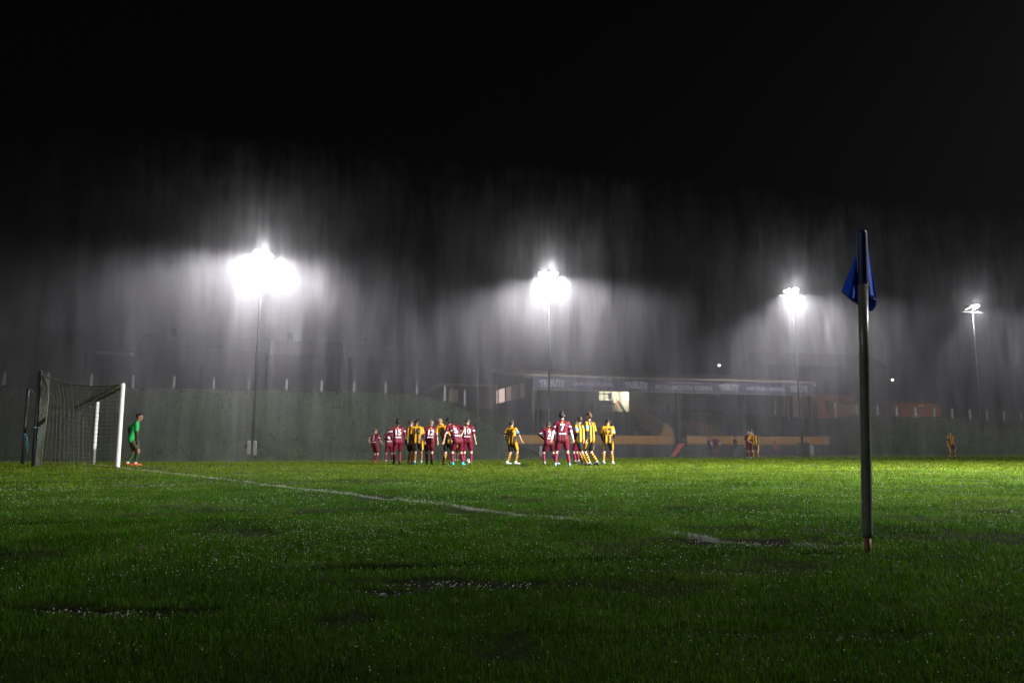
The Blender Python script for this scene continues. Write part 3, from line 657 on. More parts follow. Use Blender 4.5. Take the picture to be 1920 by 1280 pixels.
# roof and fascia
sf1 = ss(1519)
mb = MB(); n = int(sf1 / .12); 
rf = []
for i in range(n + 1):
    s_ = -.25 + (sf1 + .5) * i / n; dz = .03 * math.sin(i * math.pi); dz = .035 * (i % 2)
    rf.append((s_, dz))
vs = []
for s_, dz in rf: vs += [st(s_, -.35, FZ1 + .12 + dz), st(s_, t_w + .8, 9.05 + dz), st(s_, -.35, FZ1 + .05 + dz), st(s_, t_w + .8, 8.98 + dz)]
fs = []
for i in range(n):
    a_ = i * 4; b_ = a_ + 4; fs += [(a_, b_, b_ + 1, a_ + 1), (a_ + 2, a_ + 3, b_ + 3, b_ + 2), (a_, a_ + 2, b_ + 2, b_), (a_ + 1, b_ + 1, b_ + 3, a_ + 3)]
fs += [(0, 1, 3, 2), (n * 4, n * 4 + 2, n * 4 + 3, n * 4 + 1)]
mb.add(vs, fs); part(mb, 'roof', M['roof'], stand)
mb = MB(); mb.prism([st(-.27, -.3, FZ1 + .0), st(-.27, t_w + .8, 8.9), st(-.27, t_w + .8, 8.75), st(-.27, -.3, FZ1 - .2)], V * .04 * -1); part(mb, 'barge_board', M['roof'], stand)
fas = part(MB().sbox(0, sf1, -.30, -.22, FZ0, FZ1), 'fascia', M['fascia'], stand)
part(MB().sbox(0, sf1, -.32, -.20, FZ0 - .06, FZ0 - .003), 'trim', M['backwall'], fas)
part(MB().sbox(-.05, .0, -.33, -.19, FZ0 - .1, FZ1), 'trim', M['backwall'], fas)
def sign(txt, px0, px1, zc, hgt, arch=0, name='lettering'):
    v_, f_ = text_mesh(txt, 1.0, .012, bold=.012); w = v_[:, 0].max() - v_[:, 0].min(); h = v_[:, 1].max() - v_[:, 1].min()
    s0, s1 = ss(px0), ss(px1); kx = (s1 - s0) / w; kz = hgt / h; v_[:, 0] -= (v_[:, 0].max() + v_[:, 0].min()) / 2; v_[:, 1] -= (v_[:, 1].max() + v_[:, 1].min()) / 2
    out = []
    for x, y, z in v_:
        X_ = x * kx; Z_ = y * kz; u_ = X_ / ((s1 - s0) / 2)
        if arch: Z_ = Z_ * (1 + .12 * (1 - u_ * u_)) + arch * (.5 - u_ * u_); X_ += u_ * Z_ * .22
        out.append(st((s0 + s1) / 2 + X_, -.316 - z * .5, zc + Z_))
    mb = MB(); mb.add(out, f_); part(mb, name, M['letter'], fas)
zc = (FZ0 + FZ1) / 2
for a_, b_ in ((1009, 1055), (1168, 1209), (1342, 1378), (1473, 1506)): sign('TRIBUTE', a_, b_, zc - .03, .58, .13)
sign('OUR STAR PLAYER', 1072, 1146, zc + .0, .33); sign('FC FALMOUTH TOWN', 1224, 1328, zc - .13, .42); sign('NOT EASILY BEATEN', 1393, 1461, zc - .05, .33)
sign('WELCOME TO BICKLAND PARK', 1245, 1308, zc + .34, .14)
# columns
for px, t0, z0, z1, w in ((1011, .5, 1.1, FZ0, .07), (1272, .5, 1.1, FZ0, .17), (1521, .5, g_base, FZ0, .17), (1398, 6.5, 2.2, 7.6, .20), (1493, 9, 3.2, 8.1, .13)):
    s_ = ss(px) if t0 < 1 else float(np.dot(pt(px, 750, OS[1] + ss(px) * V[1] + t0 * U[1]) - OS, V))
    part(MB().sbox(s_ - w, s_ + w, t0 - w, t0 + w, z0, z1), 'column', M['steel'], stand)
mb = MB()
for px in (1011, 1272, 1521): s_ = ss(px); mb.prism([st(s_ - .08, -.2, FZ0 + .05), st(s_ - .08, t_w, 7.6), st(s_ - .08, t_w, 8.5), st(s_ - .08, -.2, FZ1 - .1)], V * .16)
part(mb, 'rafters', M['steel'], stand)
part(MB().sbox(ss(1372), ss(1406), 6.2, 6.5, 5.95, 6.15), 'bracket', M['dark_wall'], stand)
for s_ in (ss(1139),): part(MB().cap(st(s_, -.36, FZ1 - .1), .05, st(s_, -.38, FZ1 - .1), .05), 'bulkhead_light', mat('bulkhead', (.8, .8, .8), emit=(1, 1, 1), estr=.5), stand)
# sill light at the right end of the fascia
part(MB().cap(st(sf1, -.36, FZ1 - .12), .06, st(sf1, -.38, FZ1 - .12), .06), 'bulkhead_light', bpy.data.materials['bulkhead'], stand)
# white gate, on the ground at the right end of the wall
gt = empty('gate', st(ss(1509), -.2, 0), label='small pale gate in the dark front wall near the right end of the stand', cat='gate')
part(MB().sbox(ss(1505), ss(1513.5), -.25, -.19, g_base + .1, 1.05), 'panel', M['concrete'], gt); part(MB().sbox(ss(1504.6), ss(1505), -.27, -.17, g_base, 1.1), 'frame', M['galv'], gt)
# masts
mb = MB(); p = pt(896, 800, 73); mb.tube([p, pt(896, 700, 73), pt(895.5, 604, 73)], [.05, .045, .03], 8)
o = mb.build('antenna_mast', M['galv'], None, True, org=p); tag(o, 'tall thin bare mast left of the grandstand', 'mast')
am = empty('television_aerial', pt(1416, 708, 92), label='thin aerial pole with a short side arm above the grandstand roof', cat='aerial')
part(MB().tube([pt(1417, 730, 92), pt(1415, 665, 92)], .05, 6), 'pole', M['galv'], am); part(MB().tube([pt(1398, 666, 92), pt(1416, 667, 92)], .03, 6), 'arm', M['galv'], am)

# ================================================================== HOUSES AND ORANGE BUILDINGS BEHIND
def bbox_px(x0, x1, y0, y1, Y, dep):      # box between two pixel columns, facing the pitch
    a_ = pt(x0, y1, Y); b_ = pt(x1, y1, Y + (pt(x1, y1, Y)[0] - a_[0]) * .27); top = pt(x0, y0, Y)[2]; return a_, b_, top, dep
def block(name, x0, x1, y0, y1, Y, dep, wm, label, roof=None, wins=(), base=3.4, extra=None, cat='building'):
    a_ = pt(x0, y1, Y); xb = pt(x1, y1, Y)[0]; L_ = (xb - a_[0]); k = cv
    # right end on the same pixel column
    kk = (x1 - 960) / F * 1.0095; L_ = (kk * a_[1] - a_[0]) / (k[0] - kk * k[1]); top = pt(x0, y0, Y)[2]
    root = empty(name, np.array([a_[0], a_[1], base]), label=label, cat=cat)
    A_ = np.array([a_[0], a_[1], 0])
    def P_(s, t, z): return A_ + k * s + cn * t + ZZ * z
    def B_(mb, s0, s1, t0, t1, z0, z1):
        vs = [P_(a, b, c) for a in (s0, s1) for b in (t0, t1) for c in (z0, z1)]
        return mb.add(vs, [(0, 1, 3, 2), (4, 6, 7, 5), (0, 4, 5, 1), (2, 3, 7, 6), (0, 2, 6, 4), (1, 5, 7, 3)])
    part(B_(MB(), 0, L_, 0, dep, base - .5, top), 'wall', wm, root)
    if roof == 'gable':
        mb = MB(); e = .35
        mb.add([P_(-e, -e, top), P_(L_ + e, -e, top), P_(L_ + e, dep + e, top), P_(-e, dep + e, top), P_(-e, dep / 2, top + dep * .33), P_(L_ + e, dep / 2, top + dep * .33)], [(0, 1, 5, 4), (2, 3, 4, 5), (0, 4, 3), (1, 2, 5), (0, 3, 2, 1)])
        rf_ = part(mb, 'roof', M['slate'], root); part(B_(MB(), L_ * .2, L_ * .2 + .7, dep / 2 - .3, dep / 2 + .3, top + dep * .2, top + dep * .33 + 1.1), 'chimney', M['grey_render'], rf_)
        part(B_(MB(), -e, L_ + e, -e - .12, -e - .02, top - .07, top + .04), 'gutter', M['backwall'], root)
    elif roof == 'flat':
        part(B_(MB(), -.1, L_ + .1, -.1, dep + .1, top + .003, top + .16), 'roof', M['dark_wall'], root)
    for (f0, f1, g0_, g1_) in wins:
        H_ = top - base; w_ = part(B_(MB(), L_ * f0, L_ * f1, -.06, -.01, base + H_ * g0_, base + H_ * g1_), 'window_frame', M['grey_render'], root)
        part(B_(MB(), L_ * f0 + .07, L_ * f1 - .07, -.08, -.063, base + H_ * g0_ + .07, base + H_ * g1_ - .07), 'pane', M['dull_glass'], w_)
    return root, P_, L_, top
ob = M['orange_render']
block('brick_building', 1520, 1567, 739.5, 776, 90, 8, ob, 'flat orange brick block just right of the grandstand roof', 'flat', [(.55, .7, .5, .8)])
block('brick_building', 1567.3, 1594, 757, 776, 90.5, 3, ob, 'low orange brick wall between two taller orange blocks', 'flat')
block('brick_building', 1580, 1594, 740, 757.5, 94.5, 3, ob, 'narrow orange brick tower behind the low orange wall', 'flat')
block('brick_building', 1487, 1496, 741, 775, 90, 6, ob, 'slim strip of orange wall seen through the right end of the grandstand', None)
r_, P_, L_, top_ = block('brick_building', 1675.5, 1754, 754, 785, 92, 8, ob, 'orange brick shed with a small wall lamp behind the right fence', 'flat')
mb = MB(); c = P_(L_ * .57, -.12, top_ - .35); mb.cap(c - cv * .22, .13, c + cv * .22, .13); lampw = part(mb, 'wall_lamp', mat('wall_lamp_lens', (.7, .62, .4), emit=(1, .85, .5), estr=.12), r_, True)
part(MB().box(c + ZZ * -.22, (.7, .16, .14)), 'bracket', M['dark_wall'], lampw)
gr_ = M['grey_render']; win4 = [(.10, .15, .62, .8), (.27, .32, .62, .8), (.46, .50, .6, .78), (.71, .76, .62, .8)]
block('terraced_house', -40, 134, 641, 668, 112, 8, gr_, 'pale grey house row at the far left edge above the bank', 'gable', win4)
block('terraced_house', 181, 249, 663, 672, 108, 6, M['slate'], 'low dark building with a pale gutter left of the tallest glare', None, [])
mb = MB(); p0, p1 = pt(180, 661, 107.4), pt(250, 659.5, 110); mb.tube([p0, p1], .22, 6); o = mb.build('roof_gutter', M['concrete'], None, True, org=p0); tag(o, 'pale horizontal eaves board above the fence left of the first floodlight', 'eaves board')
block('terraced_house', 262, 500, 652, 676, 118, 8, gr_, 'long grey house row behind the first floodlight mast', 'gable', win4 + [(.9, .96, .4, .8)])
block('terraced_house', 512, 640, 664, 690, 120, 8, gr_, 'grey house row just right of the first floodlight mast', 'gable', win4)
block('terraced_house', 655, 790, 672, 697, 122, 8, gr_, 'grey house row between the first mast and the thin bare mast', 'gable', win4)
block('terraced_house', 1440, 1660, 684, 712, 128, 8, M['slate'], 'dark house row behind the third floodlight mast', 'gable', win4)
def street_lamp(px, py, Y, label):
    p = pt(px, py, Y); z0 = 6.0; root = empty('street_lamp', (p[0], p[1], z0), label=label, cat='street lamp', group='distant street lamps')
    part(MB().tube([(p[0] + .8, p[1], z0 - 2), (p[0] + .8, p[1], p[2] + .1), (p[0] + .3, p[1], p[2] + .3)], [.08, .05, .04], 8), 'pole', M['dark_metal'], root, True)
    h = part(MB().cap((p[0] + .3, p[1], p[2] + .25), .12, (p[0] - .25, p[1], p[2] + .25), .12), 'lamp_head', M['dark_metal'], root, True)
    part(MB().cap((p[0] - .05, p[1] - .12, p[2]), .15, (p[0] + .05, p[1] - .12, p[2]), .15), 'glass', M['streetglass'], h, True)
street_lamp(1348, 685, 125, 'bright street lamp shining above the middle of the grandstand roof'); street_lamp(1672.5, 712, 125, 'bright street lamp shining right of the corner flag pole')

# ================================================================== FLOODLIGHTS
def flood(base, lamp, heads, label, energy, aims, cone, blend, stubs=(), group='floodlight masts round the pitch'):
    base = np.array(base); lamp = np.array(lamp)
    r = empty('floodlight_mast', base, label=label, cat='floodlight', group=group)
    part(MB().tube([base - ZZ * .2, base + (lamp - base) * .5, lamp - ZZ * .5], [.11, .09, .06], 12), 'mast', M['dark_metal'], r, True)
    part(MB().box(base + ZZ * .55, (.9, .6, 1.3)), 'base_cabinet', M['dark_metal'], r)
    cross = part(MB().tube([lamp - V * (heads * .5 + .2) - ZZ * .5, lamp + V * (heads * .5 + .2) - ZZ * .5], .05, 8), 'crossarm', M['galv'], r)
    for i in range(heads):
        c = lamp + V * (i - (heads - 1) / 2) * .8; aim = np.array(aims[i % len(aims)], float); d = aim - c; d /= np.linalg.norm(d)
        fd = d.copy(); fd[2] = max(fd[2], -.45); fd /= np.linalg.norm(fd)
        q = Vector(fd).to_track_quat('-Z', 'Y').to_matrix(); q = np.array(q)
        mb = MB(); mb.add([q @ np.array(v_) + c for v_ in [(-.36, -.28, 0), (.36, -.28, 0), (.36, .28, 0), (-.36, .28, 0), (-.2, -.16, .3), (.2, -.16, .3), (.2, .16, .3), (-.2, .16, .3)]], [(4, 5, 6, 7), (0, 4, 7, 3), (1, 2, 6, 5), (0, 1, 5, 4), (3, 7, 6, 2)])
        hd = part(mb, 'lamp_head', M['housing'], r)
        mb = MB(); mb.add([q @ np.array(v_) + c for v_ in [(-.34, -.26, -.01), (.34, -.26, -.01), (.34, .26, -.01), (-.34, .26, -.01), (-.3, -.22, -.05), (.3, -.22, -.05), (.3, .22, -.05), (-.3, .22, -.05)]], [(0, 3, 2, 1), (4, 5, 6, 7), (0, 1, 5, 4), (1, 2, 6, 5), (2, 3, 7, 6), (3, 0, 4, 7)])
        part(mb, 'glass', M['lampglass'], hd)
        if energy < 40000 and i == 0:      # added point light that makes the halo round the far lamps
            L = bpy.data.lights.new('halo_light', 'POINT'); L.energy = energy * .024; L.shadow_soft_size = .4
            lo_ = bpy.data.objects.new('flood_or_halo_lamp', L); COL.objects.link(lo_); lo_.parent = hd; lo_.location = tuple(c + V * .5 + ZZ * .5 - U * .5 - np.array(r.location))
        L = bpy.data.lights.new('flood_beam', 'SPOT'); L.energy = energy / heads; L.spot_size = math.radians(cone); L.spot_blend = blend; L.shadow_soft_size = .28; L.color = (1, .975, .99)
        lo_ = bpy.data.objects.new('flood_or_halo_lamp', L); COL.objects.link(lo_); lo_.parent = hd; lo_.location = tuple(c + d * .07 - np.array(r.location)); lo_.rotation_euler = Vector(d).to_track_quat('-Z', 'Y').to_euler()
    return r
FARL = []
for (lx, ly, Yl, bx, by) in ((492, 478, 55.0, 472, 864), (1028, 513, 61.0, 1031, 859), (1484, 545, 67.3, 1506, 857), (1823, 576, 75.2, 1846, 850.5)):
    lamp = pt(lx, ly, Yl); base = pt(bx, by, Yl + .2); FARL.append((base, lamp))
names = ['tallest looking floodlight mast, glaring white, standing on the left in front of the bank', 'glaring floodlight mast in front of the left part of the grandstand',
         'floodlight mast in front of the right end of the grandstand, beside the corner flag', 'dimmer floodlight mast furthest right on the far touchline']
# every head points down; tilt follows the photograph's cut-off lines
AIM = [[(2.0, -2.4), (-1.6, -2.4)], [(-.6, -2.4), (2.6, -2.2)], [(2.0, -2.2), (6.0, -1.6)], [(9, -1), (12, 0)]]
for i, (b_, l_) in enumerate(FARL):
    dz = l_[2]; aims = [(l_[0] + a_[0] * .6, l_[1] + a_[1] * .6, 0) for a_ in AIM[i]]
    flood(b_, l_, 2, names[i], LAMP_FAR[i], aims, [150, 144, 144, 134][i], .22)
NL = [((26, 9), (15, 18.5), 0), ((60, 17), (48, 34), 1), ((-24, -8), (-14, 8), 2)]
nn = ['floodlight mast on the near touchline beside the corner', 'floodlight mast further along the near touchline', 'floodlight mast behind the near side of the goal']
for i, ((x, y), a_, k) in enumerate(NL):
    b_ = np.array([x, y, 0.]); flood(b_, b_ + ZZ * 15, 2, nn[i], LAMP_NEAR[i], [(a_[0], a_[1], 0)], 104, 1.0)
# concrete stubs at the foot of masts
for px, py0, py1, Y_, lb in ((466, 855, 828, 54, 'short pale concrete stub left of the first floodlight foot'), (477.5, 855, 828, 54, 'short pale concrete stub right of the first floodlight foot'), (1014, 858, 838, 60, 'short pale concrete stub beside the second floodlight foot'), (1841, 846, 824, 74, 'short pale concrete stub beside the far right floodlight foot')):
    p = pt(px, py0, Y_); q_ = pt(px, py1, Y_); h_ = q_[2] - p[2]; mb = MB(); mb.box(p + ZZ * (h_ / 2 - .1), (.19, .16, h_ + .2)); mb.add([p + np.array([a_ * .095, b_ * .08, h_]) for a_, b_ in ((-1, -1), (1, -1), (1, 1), (-1, 1))] + [p + np.array([a_ * .04, b_ * .04, h_ + .08]) for a_, b_ in ((-1, -1), (1, -1), (1, 1), (-1, 1))], [(0, 1, 5, 4), (1, 2, 6, 5), (2, 3, 7, 6), (3, 0, 4, 7), (4, 5, 6, 7)])
    tag(mb.build('concrete_post', M['concrete'], None, org=p), lb, 'post')

# ================================================================== HAZE AND RAIN
def volume_mat(name, dens, aniso, col=(.93, .93, .97)):
    m = bpy.data.materials.new(name); m.use_nodes = True; nt = m.node_tree; nt.nodes.remove(nt.nodes['Principled BSDF'])
    v = nt.nodes.new('ShaderNodeVolumePrincipled'); v.inputs['Color'].default_value = (*col, 1); v.inputs['Density'].default_value = dens; v.inputs['Anisotropy'].default_value = aniso
    nt.links.new(v.outputs[0], nt.nodes['Material Output'].inputs['Volume']); return m, nt, v
mb = MB(); mb.add([(x, y, z) for x in (-1000, 1400) for y in (-80, 1600) for z in (-2, 20)], [(0, 1, 3, 2), (4, 6, 7, 5), (0, 4, 5, 1), (2, 3, 7, 6), (0, 2, 6, 4), (1, 5, 7, 3)])
hz, _, _ = volume_mat('haze_air', HAZE, .7)
tag(mb.build('haze', hz, None), 'thin wet night haze over the ground', 'haze', None, 'stuff')
rm, nt, v = volume_mat('rain_air', RAIN, .72, (.92, .92, .97))
tc = nt.nodes.new('ShaderNodeTexCoord')
def streak(scale, rot, det, lo, hi, a0, a1):
    mp = nt.nodes.new('ShaderNodeMapping'); mp.inputs['Scale'].default_value = scale; mp.inputs['Rotation'].default_value = (0, rot, 0)
    n = nt.nodes.new('ShaderNodeTexNoise'); n.inputs['Scale'].default_value = 1; n.inputs['Detail'].default_value = det; n.inputs['Roughness'].default_value = .55; n.inputs['Distortion'].default_value = .5
    nt.links.new(tc.outputs['Object'], mp.inputs[0]); nt.links.new(mp.outputs[0], n.inputs['Vector'])
    r = nt.nodes.new('ShaderNodeMapRange'); r.inputs[1].default_value = lo; r.inputs[2].default_value = hi; r.inputs[3].default_value = a0; r.inputs[4].default_value = a1
    nt.links.new(n.outputs[0], r.inputs[0]); return r.outputs[0]
a_ = streak((.75, .6, .12), math.radians(7), 3, .41, .63, .06, 2.7); b_ = streak((2.8, 2.0, .30), math.radians(-24), 1, .38, .64, .3, 1.95)
m1 = nt.nodes.new('ShaderNodeMath'); m1.operation = 'MULTIPLY'; nt.links.new(a_, m1.inputs[0]); nt.links.new(b_, m1.inputs[1])
m2 = nt.nodes.new('ShaderNodeMath'); m2.operation = 'MULTIPLY'; nt.links.new(m1.outputs[0], m2.inputs[0]); m2.inputs[1].default_value = RAIN; nt.links.new(m2.outputs[0], v.inputs['Density'])
mb = MB(); Ra, Rb = -52., 62.
mb.add([np.array([0, 64, 0]) + V * a + U * b + ZZ * z for a in (Ra, Rb) for b in (-20, 17) for z in (-.6, 16.6)], [(0, 1, 3, 2), (4, 6, 7, 5), (0, 4, 5, 1), (2, 3, 7, 6), (0, 2, 6, 4), (1, 5, 7, 3)])
tag(mb.build('rain', rm, None), 'drifting sheets of fine rain lit by the far floodlights', 'rain', None, 'stuff')

# ================================================================== PEOPLE
def remesh(mb, vox, name, smooth=2):
    me = mb.mesh('tmp'); o = bpy.data.objects.new('tmp', me); COL.objects.link(o)
    m = o.modifiers.new('r', 'REMESH'); m.mode = 'VOXEL'; m.voxel_size = vox
    if smooth: sm = o.modifiers.new('s', 'SMOOTH'); sm.iterations = smooth; sm.factor = .5
    bpy.context.view_layer.update(); dg = bpy.context.evaluated_depsgraph_get()
    out = bpy.data.meshes.new_from_object(o.evaluated_get(dg)); out.name = name
    bpy.data.objects.remove(o); bpy.data.meshes.remove(me); return out
def co(me):
    v = np.empty(len(me.vertices) * 3); me.vertices.foreach_get('co', v); return v.reshape(-1, 3)
def ik(a, c, l1, l2, hint):
    a = np.array(a, float); c = np.array(c, float); d = c - a; L = np.linalg.norm(d)
    if L > (l1 + l2) * .998: c = a + d / L * (l1 + l2) * .998; d = c - a; L = np.linalg.norm(d)
    d = d / L; x = (l1 * l1 - l2 * l2 + L * L) / (2 * L); h = math.sqrt(max(l1 * l1 - x * x, 1e-6))
    hint = np.array(hint, float); hint = hint - d * np.dot(hint, d); n = np.linalg.norm(hint); hint = hint / n if n > 1e-6 else np.array([0, 1., 0])
    return a + d * x + hint * h, c
MAR = (.155, .004, .024); AMBR = (.72, .34, .008); BLKC = (.012, .012, .014); WHT = (.75, .76, .78)
LSK = (.55, .33, .24); DSK = (.06, .032, .022); MSK = (.30, .16, .10)
def obj_me(name, me, m, parent, cols):
    me.materials.clear(); me.materials.append(m); me.polygons.foreach_set('use_smooth', [True] * len(me.polygons))
    if cols.shape[1] == 3: cols = np.concatenate([cols, np.ones((len(cols), 1))], 1)
    while me.color_attributes: me.color_attributes.remove(me.color_attributes[0])
    setcol(me, cols); return link(name, me, parent)
def person(px, py, ytop, H, kit, label, yaw=0, feet=((-.13, 0), (.13, 0)), fyaw=None, pel=(0, 0, 0), lean=(0, 0), head=(0, 0, 0), hands=((-.30, .02, .82), (.30, .02, .82)), elb=None,
           skin=LSK, hair=(.03, .022, .018), hairlen=0, num=None, numcol=None, sleeves=None, sock='k', shorts=None, boots=(.02, .02, .02), hyaw=None, Y=None, shirt=None, knee=None, gloves=None, group=None, arm_badge=None, plain=False, coat=False, vox=None, numdx=0):
    if Y is None: Y = H / (slope(px, ytop) - slope(px, py))
    root_p = pt(px, py, Y); g = gzf(root_p[0], root_p[1])
    if abs(g - root_p[2]) < .12: root_p[2] = g
    k = H / 1.80 if not isinstance(H, tuple) else 1
    ps = empty('person', root_p, label=label, cat='person', group=group)
    ya = math.radians(yaw); D = np.array([math.sin(ya), math.cos(ya), 0]); R = np.array([math.cos(ya), -math.sin(ya), 0])
    fy = [ya, ya] if fyaw is None else [math.radians(f) for f in fyaw]
    pelv = np.array([pel[0], pel[1], .94 + pel[2]]); ch = pelv + np.array([lean[0], lean[1], .50 - .35 * (lean[0] ** 2 + lean[1] ** 2)]) ; up = ch - pelv; up /= np.linalg.norm(up)
    waist = pelv * .55 + ch * .45
    nk = ch + up * .06; hd = nk + np.array([head[0], head[1], .165 + head[2]]) + up * .0
    hips = [pelv - R * .095 - ZZ * .03, pelv + R * .095 - ZZ * .03]; shs = [ch - R * .185, ch + R * .185]
    ank = [np.array([feet[0][0], feet[0][1], .085 + (feet[0][2] if len(feet[0]) > 2 else 0)]), np.array([feet[1][0], feet[1][1], .085 + (feet[1][2] if len(feet[1]) > 2 else 0)])]
    kn = []; 
    for i in range(2):
        hint = D if knee is None else np.array(knee[i], float); kk_, ank[i] = ik(hips[i], ank[i], .44, .42, hint + (R if i else -R) * .1); kn.append(kk_)
    el = []; ha = []
    for i in range(2):
        hint = -D * 1 + (R if i else -R) * .35 if elb is None or elb[i] is None else np.array(elb[i], float)
        e_, h_ = ik(shs[i], np.array(hands[i], float), .29, .265, hint); el.append(e_); ha.append(h_)
    sideL = [-R, R]
    # ---- body
    b = MB()
    for i in range(2):
        b.cap(hips[i], .085, kn[i], .056); b.cap(kn[i], .055, kn[i] * .6 + ank[i] * .4, .056); b.cap(kn[i] * .6 + ank[i] * .4, .056, ank[i], .038)
        fd = np.array([math.sin(fy[i]), math.cos(fy[i]), 0]); b.cap(ank[i] - fd * .04 - ZZ * .04, .036, ank[i] + fd * .13 - ZZ * .055, .028)
        b.cap(shs[i], .054, el[i], .041); b.cap(el[i], .040, ha[i], .028)
        hdv = ha[i] - el[i]; hdv /= np.linalg.norm(hdv); pw = np.cross(hdv, D); pw /= (np.linalg.norm(pw) + 1e-9)
        for w_ in (-.022, 0, .022): b.cap(ha[i] + pw * w_ * .6, .019, ha[i] + hdv * .075 + pw * w_, .016)
    for w_ in (-1, 0, 1):
        b.cap(pelv + R * w_ * .075, .105, waist + R * w_ * .06, .095); b.cap(waist + R * w_ * .06, .095, ch - up * .12 + R * w_ * .075, .11)
    b.cap(ch - up * .04 - R * .12, .078, ch - up * .04 + R * .12, .078)
    b.cap(nk - up * .05, .062, hd - ZZ * .05, .054)
    hy = ya if hyaw is None else math.radians(hyaw); HD = np.array([math.sin(hy), math.cos(hy), 0]); HR = np.array([math.cos(hy), -math.sin(hy), 0])
    b.cap(hd - HD * .022 + ZZ * .015, .088, hd + HD * .012 + ZZ * .03, .082); b.cap(hd + HD * .02 - ZZ * .01, .072, hd + HD * .045 - ZZ * .085, .036)
    b.cap(hd + HD * .085 - ZZ * .0, .012, hd + HD * .108 - ZZ * .03, .015)
    b.cap(hd + HD * .07 - ZZ * .062, .016, hd + HD * .072 - ZZ * .062 + HR * .012, .016)
    for s_ in (-1, 1): b.cap(hd + HR * s_ * .084 - ZZ * .02 - HD * .01, .014, hd + HR * s_ * .09 + ZZ * .02 - HD * .014, .018)
    vx = vox or (.014 if Y < 40 else .02)
    me = remesh(b, vx, 'body', 2); v = co(me)
    # fingers and thumb appended to the same mesh
    fg = MB()
    for i in range(2):
        hdv = ha[i] - el[i]; hdv /= np.linalg.norm(hdv); pw = np.cross(hdv, D); pw /= (np.linalg.norm(pw) + 1e-9); cu = np.cross(pw, hdv); cu = cu if np.dot(cu, D) > 0 else -cu
        for q_, (w_, l_) in enumerate(((-.030, .062), (-.010, .076), (.010, .072), (.030, .055))):
            p0 = ha[i] + hdv * .072 + pw * w_; p1 = p0 + hdv * l_ * .5 + cu * .008; p2 = p1 + hdv * l_ * .38 + cu * (.022 + .004 * q_)
            fg.tube([p0, p1, p2, p2 + hdv * .006], [.0095, .009, .0075, .003], 7)
        p0 = ha[i] + hdv * .02 + D * .018; fg.tube([p0, p0 + hdv * .035 + D * .028, p0 + hdv * .068 + D * .034], [.012, .0105, .006], 7)
    fm = fg.mesh('f'); import bmesh
    bm = bmesh.new(); bm.from_mesh(me); bm.from_mesh(fm); bm.to_mesh(me); bm.free(); bpy.data.meshes.remove(fm); v = co(me)
    c = np.tile(np.array(skin), (len(v), 1)); rel = v - hd
    f_ = rel @ HD; l_ = rel @ HR; z_ = rel[:, 2]
    c[(f_ > .06) & (np.abs(np.abs(l_) - .032) < .014) & (np.abs(z_ - .012) < .009)] = (.03, .02, .02)
    c[(f_ > .06) & (np.abs(l_) < .026) & (np.abs(z_ + .062) < .008)] = np.array(skin) * np.array([.8, .45, .45])
    if gloves is not None:
        for i in range(2):
            dd = v - ha[i]; c[np.linalg.norm(dd, axis=1) < .19] = gloves
    obj_me('body', me, M['skin'], ps, c)
    # ---- hair
    b = MB(); b.cap(hd - HD * .035 + ZZ * .03, .096, hd + HD * .012 + ZZ * .048, .090)
    if hairlen: b.cap(hd - HD * .05 - ZZ * .02, .085, hd - HD * .055 - ZZ * .06 * hairlen, .065); b.cap(hd + HD * .03 + ZZ * .07, .075, hd - HD * .02 + ZZ * .09, .08)
    me = remesh(b, vx, 'hair', 1); v = co(me); rel = v - hd
    nzv = (fbm(rel[:, 0] + rel[:, 2] * .7 + px, rel[:, 1], 40, 3) - .5)
    nv_ = v + (rel / (np.linalg.norm(rel, axis=1)[:, None] + 1e-6)) * nzv[:, None] * .03
    # face and nape are pulled inside the head so only the scalp keeps hair
    cut = ((rel @ HD > .045) & (rel[:, 2] < .055)) | ((rel[:, 2] < (-.02 if not hairlen else -.06)))
    nv_[cut] = hd + (nv_[cut] - hd) * .72; me.vertices.foreach_set('co', nv_.ravel())
    obj_me('hair', me, M['hair'], ps, np.tile(np.array(hair), (len(v), 1)) * (.8 + .5 * nzv[:, None]))
    # ---- shirt
    b = MB(); r_ = .122 if not coat else .15
    for w_ in (-1, 0, 1):
        b.cap(pelv + R * w_ * .085 - ZZ * (.04 if not coat else .12), r_, waist + R * w_ * .075, r_ - .006); b.cap(waist + R * w_ * .075, r_ - .006, ch - up * .12 + R * w_ * .085, r_)
    b.cap(ch - up * .035 - R * .13, .09, ch - up * .035 + R * .13, .09); b.cap(ch, .075, nk + up * .0, .07)
    for i in range(2):
        em = shs[i] * .22 + el[i] * .78; b.cap(shs[i], .070, em, .068)
        if coat: b.cap(el[i], .06, ha[i] * .9 + el[i] * .1, .045); b.cap(em, .065, el[i], .06)
    me = remesh(b, vx, 'shirt', 2); v = co(me)
    fold = (fbm(v[:, 0] * 1.0 + px, v[:, 2] * .45 + v[:, 1], 9, 4) - .5) * .028; nn_ = v - (pelv + np.clip(((v - pelv) @ up), 0, .5)[:, None] * up); nn_ /= np.linalg.norm(nn_, axis=1)[:, None] + 1e-6
    v = v + nn_ * fold[:, None]; me.vertices.foreach_set('co', v.ravel())
    rel = v - pelv; lat = rel @ R; hgt = rel @ up; fb = rel @ D; c = np.tile(np.array(shirt if shirt is not None else (MAR if kit == 'M' else AMBR)), (len(v), 1))
    if kit == 'A' and shirt is None:
        stripe = (np.floor((lat + .0375 + 1.5) / .075).astype(int) % 2 == 0)
        back = (fb < .02); plainz = back & (hgt > .20) if num else (hgt > 9)
        sl = np.abs(lat) > .21
        c[stripe & ~plainz & ~sl] = BLKC
        c[sl & (hgt < .36)] = BLKC if sleeves is None else c[sl & (hgt < .36)] * .0 + np.array(AMBR)
